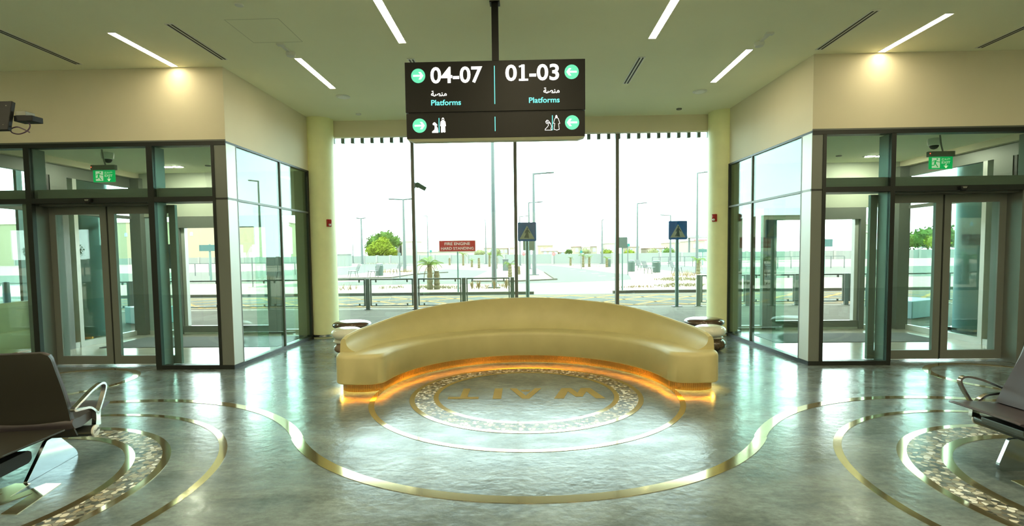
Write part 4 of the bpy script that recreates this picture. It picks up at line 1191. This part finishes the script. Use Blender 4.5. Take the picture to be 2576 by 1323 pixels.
# ------------------------------------------------------------------ road signs
def crossing_sign(x, y, label, base):
    t = thing('crossing_sign', label, 'road sign', (x, y, 0), group='blue pedestrian crossing signs')
    MB().tube([(0, 0, 0), (0, 0, 2.42)], 0.05, 20).build('post', 'poleg', t, smooth=True)
    p = MB().prism(rounded([(-0.262, 1.925), (0.262, 1.925), (0.262, 2.455), (-0.262, 2.455)], 0.03), 0, 1, lambda u, v, q: (u, -0.055 - 0.02 * q, v)).build('sign_plate', 'blue', t)
    y0 = -0.0755
    MB().prism([(-0.215, 1.985), (0.215, 1.985), (0.0, 2.365)], 0, 1, flat(y0, 0.002)).build('triangle', 'signw', p)
    k = MB()
    fig = [(-0.085, 2.035), (-0.075, 2.015), (-0.03, 2.02), (0.03, 2.01), (0.07, 2.02), (0.05, 2.035), (0.045, 2.09), (0.032, 2.16), (0.035, 2.20), (0.06, 2.165), (0.088, 2.15), (0.095, 2.163), (0.065, 2.195), (0.035, 2.245), (0.008, 2.262), (-0.025, 2.25),
           (-0.045, 2.215), (-0.065, 2.16), (-0.058, 2.14), (-0.046, 2.15), (-0.03, 2.18), (-0.035, 2.13), (-0.06, 2.07)]
    k.prism(fig, 0, 1, flat(y0 - 0.002, 0.002))
    k.prism(disc_pts(0.012, 2.283, 0.022, 16), 0, 1, flat(y0 - 0.002, 0.002))
    for i in range(11):
        xx = -0.19 + i * 0.038
        k.prism([(xx - 0.006, 1.995), (xx + 0.006, 1.995), (xx + 0.006, 2.003), (xx - 0.006, 2.003)], 0, 1, flat(y0 - 0.002, 0.002))
    for xx in (-0.15, -0.115, 0.10, 0.135):
        k.prism([(xx - 0.006, 2.04), (xx + 0.006, 2.04), (xx + 0.006, 2.048), (xx - 0.006, 2.048)], 0, 1, flat(y0 - 0.002, 0.002))
    k.build('walking_figure', 'figb', p)
    MB().box(-0.13, 0.13, -0.10, 0.10, 0, 0.015).build('base_plate', 'poleg', t)
crossing_sign(4.389, 14.88, 'blue pedestrian crossing sign standing right, clear of the mullions', True)
crossing_sign(0.08, 14.62, 'blue pedestrian crossing sign just right of the middle mullion', True)
t = thing('fire_sign', 'red FIRE ENGINE HARD STANDING sign on a thin post', 'road sign', (-2.68, 20.55, 0))
MB().tube([(0, 0, 0), (0, 0, 2.1)], 0.035, 14).build('post', 'poleg', t, smooth=True)
fp = MB().prism(rounded([(-0.735, 1.67), (0.735, 1.67), (0.735, 2.125), (-0.735, 2.125)], 0.02), 0, 1, lambda u, v, q: (u, -0.04 - 0.02 * q, v)).build('sign_plate', 'signw', t)
MB().prism([(-0.715, 1.69), (0.715, 1.69), (0.715, 2.105), (-0.715, 2.105)], 0, 1, flat(-0.0605, 0.002)).build('red_field', 'fire', fp)
mb = MB()
text(mb, 'FIRE ENGINE', -0.51, 0.51, 1.935, 2.05, -0.063, 0.002, 0.012)
text(mb, 'HARD STANDING', -0.655, 0.655, 1.75, 1.86, -0.063, 0.002, 0.012)
mb.build('lettering', 'firew', fp)

def sign(name, x, y, w, z0, z1, m, post, label, shape='rect', group=None, rp=0.03):
    t = thing(name, label, 'road sign', (x, y, 0), group=group)
    MB().tube([(0, 0, 0), (0, 0, z1 - 0.03)], rp, 10).build('post', post, t, smooth=True)
    if shape == 'rect': pts = rounded([(-w / 2, z0), (w / 2, z0), (w / 2, z1), (-w / 2, z1)], 0.03, 3)
    elif shape == 'tri': pts = [(-w / 2, z0), (w / 2, z0), (0, z1)]
    else: pts = disc_pts(0, (z0 + z1) / 2, w / 2, 24)
    p = MB().prism(pts, 0, 1, lambda u, v, q: (u, -rp - 0.02 * q, v)).build('sign_plate', m, t)
    if shape == 'round' and m == 'stopred':
        MB().prism([(-w * 0.33, (z0 + z1) / 2 - w * 0.10), (w * 0.33, (z0 + z1) / 2 - w * 0.10), (w * 0.33, (z0 + z1) / 2 + w * 0.10), (-w * 0.33, (z0 + z1) / 2 + w * 0.10)], 0, 1, flat(-rp - 0.0205, 0.004)).build('white_bar', 'whitep', p)
sign('sign_back', 4.04, 21.3, 0.40, 1.745, 2.19, 'signgrey', 'poleg', 'grey back of a road sign just right of the third mullion')
sign('sign_back', 0.176, 20.74, 0.46, 1.69, 2.07, 'signback', 'poleg', 'olive sign back below the left blue crossing sign')
sign('street_sign', 7.0, 34.95, 0.26, 1.93, 2.14, 'teal', 'pole', 'small teal sign beyond the grey sign back')
sign('street_sign', 5.43, 49.3, 0.24, 1.51, 1.73, 'teal', 'pole', 'small teal sign in front of the boundary wall, centre right')
sign('street_sign', -12.73, 69.6, 0.34, 1.83, 2.12, 'teal', 'pole', 'small teal sign behind the near palm crown')
sign('no_entry_sign', -0.09, 73.0, 0.50, 1.20, 1.70, 'stopred', 'pole', 'round red road sign behind the left crossing sign post', 'round')
sign('no_entry_sign', 3.91, 68.6, 0.46, 1.17, 1.63, 'stopred', 'pole', 'round red road sign before the wall, right of the big lamp', 'round')
sign('round_sign', -8.28, 33.85, 0.22, 1.48, 1.72, 'signgrey', 'pole', 'round grey sign back near the double-armed lamp', 'round')
sign('warning_sign', -13.98, 26.0, 0.66, 1.53, 2.11, 'signw', 'pole', 'triangular sign back seen through the left outer door', 'tri')
sign('small_sign', -10.95, 58, 0.14, 1.35, 1.75, 'signgrey', 'pole', 'narrow grey sign before the wall, left of the double lamp')
def board_sign(x, y, w, z0, z1, txt, label, px=0.0):
    t = thing('bay_sign', label, 'bay sign', (x, y, 0), group='dark teal bay number boards')
    MB().tube([(px, 0, 0), (px, 0, z1 + 0.05)], 0.07, 12).build('post', 'poleg', t, smooth=True)
    p = MB().box(-w / 2, w / 2, -0.12, -0.06, z0, z1).build('board', 'tealdk', t)
    if txt:
        mb = MB(); text(mb, txt, -w * 0.38, w * 0.02 if w > 0.9 else w * 0.38, z0 + (z1 - z0) * 0.18, z0 + (z1 - z0) * 0.72, -0.121, 0.002, 0.01)
        mb.build('number', 'litw', p)
board_sign(19.6, 57.0, 1.3, 1.43, 1.78, None, 'dark teal bay board on a post at the right window edge')
board_sign(-20.5, 33.0, 1.25, 1.95, 2.35, None, 'dark teal bay board seen through the left outer door')
board_sign(17.6, 31.5, 1.9, 1.75, 2.2, '05', 'dark teal bay board numbered 05 through the right outer door', 0.5)
board_sign(-27.7, 30.2, 0.62, 2.0, 2.42, '03B', 'black bay board numbered 03B seen through the left sliding door')

# ------------------------------------------------------------------ street lamps
def street_lamp(x, y, h, arms, label, r=0.075, mast=False):
    t = thing('street_lamp', label, 'street lamp', (x, y, 0), group='street lamps outside')
    MB().tube([(0, 0, 0), (0, 0, h * 0.35), (0, 0, h)], [r, r * 0.82, r * 0.5], 14).build('pole', 'pole', t, smooth=True)
    MB().box(-r * 2.2, r * 2.2, -r * 2.2, r * 2.2, 0, 0.06).build('base_plate', 'pole', t)
    for a in arms:
        sgn = 1 if a > 0 else -1
        MB().tube([(0, 0, h - 0.04), (a * 0.7, 0, h + 0.02), (a, 0, h + 0.04)], r * 0.42, 8).build('arm', 'pole', t, smooth=True)
        MB().box(min(a * 0.62, a * 1.0), max(a * 0.62, a * 1.0), -0.12, 0.12, h + 0.0, h + 0.07).build('lamp_head', 'pole', t, bevel=0.02)
street_lamp(-1.40, 23.57, 8.6, [1.6], 'tallest thick lamp post, just left of the middle mullion', 0.125)
street_lamp(-11.03, 46.97, 6.62, [-1.33, 1.0], 'double-armed lamp post left of the first mullion', 0.17)
street_lamp(-27.8, 87.3, 7.8, [-0.85, 0.8], 'double-armed lamp post in front of the lime green tree', 0.24)
street_lamp(-14.67, 77.8, 7.35, [-1.3], 'thin lamp post with left arm right of the first mullion', 0.12)
street_lamp(-5.72, 76.0, 6.5, [-0.2], 'short-armed lamp post left of the tallest lamp post', 0.13)
street_lamp(0.69, 36.5, 7.18, [1.45], 'lamp post with long right arm beside the left crossing sign', 0.15)
street_lamp(0.47, 49.86, 6.45, [1.34], 'middle-sized right-armed lamp post behind the left crossing sign', 0.13)
street_lamp(-0.55, 64.2, 6.14, [1.39], 'farthest right-armed lamp post at the middle mullion', 0.12)
street_lamp(10.4, 69.0, 5.85, [0.25], 'plain lamp post alone before the cream villas', 0.15)
street_lamp(12.75, 58.3, 7.0, [1.07], 'lamp post with right arm between third mullion and right sign', 0.15)
street_lamp(18.0, 63.8, 6.0, [-1.26], 'lamp post with left arm behind the right crossing sign', 0.14)
street_lamp(12.16, 36.5, 7.05, [0.72], 'lamp post beside the right column with palm below', 0.11)
street_lamp(-32.3, 96.0, 4.9, [-1.1], 'small lamp post with left arm before the grey house', 0.1)
street_lamp(-25.6, 37.0, 4.6, [], 'white mast seen through the left outer door', 0.2)

# ------------------------------------------------------------------ palms
def frond(mb, base, az, L, rise, droop, w):
    d = Vector((C_(az), S_(az), 0))
    pts = []
    for i in range(9):
        q = i / 8
        pts.append(base + d * (L * q * (1 - 0.25 * q * droop)) + Vector((0, 0, rise * q - droop * L * q * q)))
    for i in range(1, 9):
        t = (pts[i] - pts[i - 1]).normalized()
        side = t.cross(Vector((0, 0, 1)))
        side = side.normalized() if side.length > 1e-4 else Vector((1, 0, 0))
        wd = w * S_(PI * min(1, 0.15 + 0.85 * i / 9))
        for sgn in (-1, 1):
            for k in range(2):
                a = pts[i - 1].lerp(pts[i], k * 0.5)
                tip = a + side * sgn * wd + t * wd * 0.7 - Vector((0, 0, wd * 0.45))
                mb.add([a, a + t * 0.03 * L + Vector((0, 0, 0.004)), tip], [(0, 1, 2)])
    mb.tube(pts, 0.008 * L + 0.003, 5)

def palm(x, y, trunk_h, r, L, n, label, dead=0, green=True, dry=2):
    t = thing('young_palm', label, 'palm', (x, y, 0), group='young palms in the planting beds')
    prof = []
    k = 9
    for i in range(k + 1):
        q = i / k
        prof.append((r * (1.25 - 0.35 * q) * (1.12 if i % 2 else 0.95), trunk_h * q))
    MB().lathe(prof, n=12).build('trunk', 'trunk', t, smooth=False)
    top = Vector((0, 0, trunk_h * 0.98))
    if green:
        mb = MB()
        for i in range(n):
            az = 2 * PI * i / n + random.uniform(-0.3, 0.3)
            frond(mb, top, az, L * random.uniform(0.8, 1.1), L * random.uniform(0.5, 1.05), random.uniform(0.45, 1.1), L * 0.28)
        mb.build('fronds', 'leaf', t)
    if dry:
        mb = MB()
        for i in range(dry):
            az = random.uniform(0, 2 * PI)
            frond(mb, top * 0.97, az, L * 0.6, 0.05, 1.5, L * 0.2)
        mb.build('dry_fronds', 'leafd', t)
palm(-4.28, 23.0, 1.12, 0.105, 0.85, 13, 'largest green palm, right of the first mullion', dry=7)
palm(-3.97, 23.05, 0.82, 0.11, 0.42, 5, 'bare brown palm stump beside the largest palm', green=False, dry=9)
for i, (x, y, th, L, gr, lab) in enumerate((
    (-10.4, 71.0, 1.0, 0.5, False, 'tiny brown palm far left before the wall'),
    (-8.1, 67.6, 1.5, 0.9, True, 'thin palm left of the red sign post, far back'),
    (-6.1, 59.3, 0.8, 0.5, True, 'low palm right of the red sign post'),
    (-4.9, 55.0, 1.1, 0.5, False, 'brown palm stub left of the tallest lamp post'),
    (-4.1, 60.0, 1.5, 0.7, True, 'thin palm left of the drooping green palm'),
    (-2.9, 52.0, 1.3, 1.0, True, 'drooping green palm next to the tallest lamp post'),
    (-0.97, 34.0, 0.85, 0.7, True, 'yellow-green palm left of the middle mullion'),
    (-0.45, 38.0, 0.6, 0.5, False, 'short dry palm at the middle mullion'),
    (5.5, 61.5, 0.9, 0.5, True, 'smallest palm in the right hand strip'),
    (6.2, 54.4, 1.2, 0.75, True, 'leafy palm in the centre of the right hand strip'),
    (6.95, 55.3, 1.05, 0.55, True, 'slim palm next to the leafy palm'),
    (8.55, 53.5, 0.9, 0.6, True, 'low palm with a bin behind it'),
    (11.75, 35.0, 0.95, 0.75, True, 'palm at the foot of the right hand lamp post'))):
    palm(x, y, th, 0.11, L, 7, lab, green=gr, dry=3 if gr else 5)

# ------------------------------------------------------------------ outdoor benches and bins
def outdoor_bench(x, y, rz, label):
    t = thing('park_bench', label, 'bench', (x, y, 0), rz, group='grey outdoor benches')
    for q in (-0.5, 0.5):
        MB().tube([(q, -0.30, 0.0), (q, -0.22, 0.42)], 0.02, 8).build('leg', 'slat', t)
        MB().tube([(q, 0.26, 0.0), (q, 0.20, 0.42)], 0.02, 8).build('leg', 'slat', t)
    mb = MB()
    for k in range(6): mb.box(-0.62, 0.62, -0.27 + k * 0.09, -0.27 + k * 0.09 + 0.075, 0.42, 0.45)
    mb.build('seat', 'slat', t)
    mb = MB()
    for k in range(5): mb.box(-0.62, 0.62, 0.27 + k * 0.035, 0.295 + k * 0.035, 0.46 + k * 0.09, 0.54 + k * 0.09)
    mb.build('backrest', 'slat', t)
def bin_(x, y, label, sc=1.0):
    t = thing('litter_bin', label, 'bin', (x, y, 0))
    MB().lathe([(0.26, 0.0), (0.28, 0.02), (0.30, 0.72), (0.27, 0.74)], n=20).build('body', 'bin', t, smooth=True)
    MB().lathe([(0.31, 0.80), (0.30, 0.86), (0.15, 0.92)], n=20).build('lid', 'bin', t, smooth=True)
    for a in (0.6, 2.7, 4.8):
        MB().tube([(0.25 * C_(a), 0.25 * S_(a), 0.72), (0.25 * C_(a), 0.25 * S_(a), 0.82)], 0.015, 6).build('lid_post', 'bin', t)
for x, y, rz, lab in ((-12.3, 36.5, -1.1, 'grey slatted bench farthest left behind the railing'), (-10.75, 36.1, -1.1, 'grey slatted bench in front of the left litter bin'), (-10.3, 40.6, -1.1, 'grey slatted bench left of the round sign post'),
                      (9.0, 37.2, 1.1, 'grey slatted bench left of the right litter bin'), (10.8, 36.7, 1.1, 'grey slatted bench just behind the right crossing sign'), (9.9, 43.4, 1.1, 'pale bench beside the small green bin')):
    outdoor_bench(x, y, rz, lab)
bin_(-10.95, 38.4, 'dark litter bin behind the left benches')
bin_(9.97, 39.0, 'dark green litter bin between the right benches')
bin_(8.55, 41.3, 'small green bin just right of the third mullion')
bin_(8.85, 54.5, 'dark bin behind a low palm, left of the third mullion')
tag(MB().box(-1.95, -1.45, 45.9, 46.4, 0, 1.0).box(-2.0, -1.4, 45.85, 46.45, 1.0, 1.05).build('utility_cabinet', 'pole'), 'grey utility cabinet right of the tallest lamp post', 'cabinet')
bt = thing('kiosk', 'pale green ribbed kiosk behind the left benches', 'kiosk', (-25.4, 70.0, 0))
MB().box(-2.2, 0.9, 0, 2.2, 0, 1.65).build('body', 'fence', bt)
MB().box(-2.35, 1.0, -0.1, 2.3, 1.65, 1.8).build('roof', 'fencep', bt)
for k in range(6):
    MB().box(-1.9 + k * 0.5, -1.87 + k * 0.5, -0.02, 0, 0.1, 1.6).build('rib', 'fencep', bt)

# guard rails far back on the right and left
def guard(x0, x1, y, n, label):
    t = thing('guard_rail', label, 'railing', (0, y, 0))
    MB().box(x0, x1, -0.02, 0.02, 0.98, 1.03).build('top_rail', 'pole', t)
    for i in range(n + 1):
        x = x0 + (x1 - x0) * i / n
        MB().box(x - 0.03, x + 0.03, -0.03, 0.03, 0, 0.98).build('post', 'pole', t)
guard(13.0, 19.5, 52.5, 8, 'pale guard rail behind the right hand benches')
guard(-27.5, -22.8, 62.0, 6, 'pale guard rail in front of the kiosk')
guard(17.0, 27.0, 44.0, 9, 'pale guard rail seen through the right lobby')
guard(-31.0, -19.0, 42.0, 10, 'pale guard rail seen through the left lobby')

# ------------------------------------------------------------------ boundary wall, houses, trees
bw = thing('boundary_wall', 'long pale green boundary wall across the far side of the roads', 'boundary wall', kind='structure')
poly = [(-120, 118), (-62, 106), (-36, 99.5), (0, 74.5), (12, 69.5), (27, 79), (60, 84), (130, 90)]
for (x0, y0), (x1, y1) in zip(poly[:-1], poly[1:]):
    d = Vector((x1 - x0, y1 - y0)); L = d.length; a = math.atan2(d.y, d.x)
    T = Matrix.Translation((x0, y0, 0)) @ Matrix.Rotation(a, 4, 'Z')
    MB().box(0, L, 0, 0.2, 0, 1.36, T).build('panel', 'fence', bw)
    k = max(1, int(L / 3.6))
    for i in range(k):
        q = L * i / k
        MB().box(q - 0.2, q + 0.2, -0.09, 0.26, 0, 1.46, T).build('post', 'fencep', bw)

def house(x0, x1, y, h, m, label, roof=None, nw=3, depth=8, name='house', dome=False):
    t = thing(name, label, 'building', ((x0 + x1) / 2, y, 0))
    w = (x1 - x0) / 2
    MB().box(-w, w, 0, depth, 0, h).build('walls', m, t)
    if roof:
        rh = min(1.2, w * 0.4)
        MB().add([(-w - 0.3, -0.3, h), (w + 0.3, -0.3, h), (w + 0.3, depth + 0.3, h), (-w - 0.3, depth + 0.3, h), (-w * 0.4, depth / 2, h + rh), (w * 0.4, depth / 2, h + rh)],
                 [(0, 1, 5, 4), (1, 2, 5), (2, 3, 4, 5), (3, 0, 4), (0, 3, 2, 1)]).build('roof', roof, t)
    else:
        MB().box(-w - 0.15, w + 0.15, -0.15, depth, h, h + 0.15).build('parapet', m, t)
    for i in range(nw):
        x = -w + (i + 0.5) * 2 * w / nw
        zc = h * 0.72
        f = MB().prism([(x - 0.35, zc - 0.45), (x + 0.35, zc - 0.45), (x + 0.35, zc + 0.2), (x + 0.2, zc + 0.42), (x - 0.2, zc + 0.42), (x - 0.35, zc + 0.2)], 0, 1, flat(-0.0, 0.06)).build('window', 'winb', t)
    return t
house(-46.0, -37.2, 150, 5.4, 'greyb', 'grey flat-roofed block right of the lime tree, farthest', nw=4)
house(-40.5, -34.3, 138, 4.4, 'greyb', 'long grey building behind the boundary wall on the left', nw=5)
house(-33.6, -29.6, 140, 5.0, 'cream2', 'pale cream block left of the first mullion', nw=3)
house(-24.5, -8.5, 113, 1.95, 'cream2', 'long low pale shed behind the wall in the centre left', nw=0, depth=4)
house(-11.1, -8.8, 140, 3.0, 'cream', 'small villa with pink roof left of the tallest lamp post', 'tile', 2)
house(-7.9, -4.6, 142, 2.9, 'cream', 'wide villa with pink roof left of the middle mullion', 'tile', 3)
house(-4.0, -2.9, 140, 2.9, 'cream', 'narrow cream villa at the middle mullion', None, 1)
house(3.4, 7.0, 126, 3.25, 'yellowb', 'yellow flat-roofed villa right of the left crossing sign', None, 2)
house(4.0, 7.4, 113, 1.9, 'cream', 'pink-roofed villa with arched windows before the yellow villa', 'tile', 3)
house(7.7, 9.4, 115, 1.6, 'cream', 'low pink-roofed annex right of the arched-window villa', 'tile', 1)
hv = house(11.7, 17.2, 122, 2.9, 'cream', 'large cream villa with gabled portico right of centre', 'tile', 4)
MB().box(-0.9, 0.9, -1.4, 0.1, 0, 2.7).build('portico', 'cream2', hv)
MB().prism([(-1.1, 2.7), (1.1, 2.7), (0, 3.5)], 0, 1, flat(0.1, 1.6)).build('portico_gable', 'cream2', hv)
MB().prism([(-0.5, 0.4), (0.5, 0.4), (0.5, 2.0), (0.25, 2.35), (-0.25, 2.35), (-0.5, 2.0)], 0, 1, flat(-1.4, 0.03)).build('arch', 'winb', hv)
house(19.1, 21.2, 120, 3.5, 'cream2', 'cream block just left of the third mullion', None, 2)
house(24.3, 27.0, 121, 2.7, 'cream', 'pink-roofed villa just right of the third mullion', 'tile', 2)
house(28.8, 33.0, 120, 2.3, 'cream', 'pink-roofed villa left of the right crossing sign', 'tile', 3)
house(34.3, 38.8, 122, 3.5, 'cream', 'cream two-storey house right of the right crossing sign', None, 4)
house(34.8, 37.6, 108, 3.6, 'cream', 'cream house with arched front near the right column', None, 2)
bb = house(-128, -58, 118, 9.6, 'yellowb', 'large yellow-cream building seen through the left lobby', None, 9, 14)
cn = thing('fuel_canopy', 'flat white canopy with red band near the right column', 'canopy', (32.3, 95, 0))
MB().box(-2.4, 2.4, -1, 3, 3.95, 4.4).build('roof', 'fencep', cn)
MB().box(-1.6, 0.8, -1.05, -1.0, 3.4, 3.62).build('red_band', 'stopred', cn)
for xx in (-1.8, 1.8): MB().box(xx - 0.15, xx + 0.15, 0.8, 1.1, 0, 4.0).build('post', 'pole', cn)
mn = thing('minaret', 'slim cream minaret seen through the right lobby', 'tower', (98.5, 150, 0))
MB().lathe([(1.3, 0), (1.1, 6), (1.4, 6.2), (0.8, 6.5), (0.7, 8.3), (0.9, 8.5), (0.3, 9.4), (0.05, 10.6)], n=16).build('shaft', 'cream2', mn, smooth=True)

def tree(x, y, blobs, n, sz, m, label, trunk_h=1.4, grp=None, cat='tree', name='tree'):
    t = thing(name, label, cat, (x, y, 0), group=grp)
    mb = MB()
    vol = sum(b[3] * b[4] for b in blobs)
    for (bx, by, bz, rx, rz) in blobs:
        mb.blob((bx, by, bz), rx * 0.80, rx * 0.75, rz * 0.80, 14, 8)
        for _ in range(int(n * rx * rz / vol)):
            v = Vector((random.gauss(0, 1), random.gauss(0, 1), random.gauss(0, 1))).normalized()
            q = random.uniform(0.72, 1.06)
            p = Vector((bx + v.x * rx * q, by + v.y * rx * q, bz + v.z * rz * q))
            a = Vector((random.gauss(0, 1), random.gauss(0, 1), random.gauss(0, 1))).normalized()
            b = a.orthogonal().normalized(); c = a.cross(b)
            s = sz * random.uniform(0.6, 1.3)
            mb.add([p - b * s, p - c * s * 0.5, p + b * s, p + c * s * 0.5], [(0, 1, 2, 3)])
    mb.build('foliage', m, t)
    MB().tube([(0, 0, 0), (0.05, 0, trunk_h * 0.6), (0, 0, trunk_h)], [0.22, 0.17, 0.12], 8).build('trunk', 'bark', t)
tree(-29.0, 106, [(-1.6, 0, 4.2, 2.1, 1.7), (0.3, 0, 5.0, 1.9, 1.6), (1.9, 0.3, 4.2, 1.6, 1.4), (-2.7, 0, 3.2, 1.5, 1.2), (-0.3, 0, 3.0, 2.4, 1.4)], 2600, 0.22, 'green', 'dark green round tree behind the lime green one', 2.6)
tree(-27.2, 97, [(0, 0, 2.9, 2.1, 1.55), (-1.5, 0, 2.3, 1.5, 1.2), (1.5, 0, 2.2, 1.5, 1.1), (0.4, 0, 4.0, 1.2, 0.9), (2.3, 0.2, 1.8, 0.9, 0.7)], 3000, 0.20, 'lime', 'lime green bushy tree at the left behind the wall', 2.0)
for (x, y, r, h, m, lab) in ((-8.0, 92, 1.0, 2.3, 'bush', 'pale bush behind the wall right of the red sign'), (-5.2, 92, 0.9, 2.4, 'bush', 'pale bush behind the wall at the tallest lamp'),
                             (8.6, 100, 0.6, 2.2, 'green', 'small dark green tree between the villas'), (12.3, 104, 1.0, 2.3, 'bush', 'grey-green tree before the large villa'),
                             (12.6, 78, 0.75, 1.9, 'lime', 'light green tree left of the third mullion'), (19.5, 96, 1.1, 2.0, 'lime', 'light green bush right of the third mullion'),
                             (24.0, 96, 1.2, 2.1, 'bush', 'bush before the pink-roofed villa'), (27.0, 97, 1.3, 2.2, 'green', 'green bushes left of the right crossing sign'), (16.6, 108, 0.7, 2.1, 'bush', 'small tree right of the villa portico'),
                             (-20.5, 124, 1.0, 2.4, 'green', 'green tree right of the first mullion, far back')):
    tree(x, y, [(0, 0, h - r * 0.7, r, r * 0.8), (r * 0.5, 0, h - r * 0.95, r * 0.7, r * 0.6), (-r * 0.55, 0, h - r, r * 0.65, r * 0.55)], 420, 0.14, m, lab, max(0.6, h - r))
tree(77, 100, [(0, 0, 3.6, 3.0, 2.0), (2.6, 0, 4.0, 2.6, 2.2), (-2.6, 0, 3.0, 2.2, 1.6), (4.6, 0.5, 3.0, 2.2, 1.6)], 1800, 0.28, 'green', 'green tree seen through the right sliding doors', 2.4)
tree(70.5, 90, [(0, 0, 2.7, 1.5, 1.2), (1.2, 0, 2.2, 1.2, 0.9)], 700, 0.22, 'lime', 'light green tree seen through the right sliding doors', 1.6)
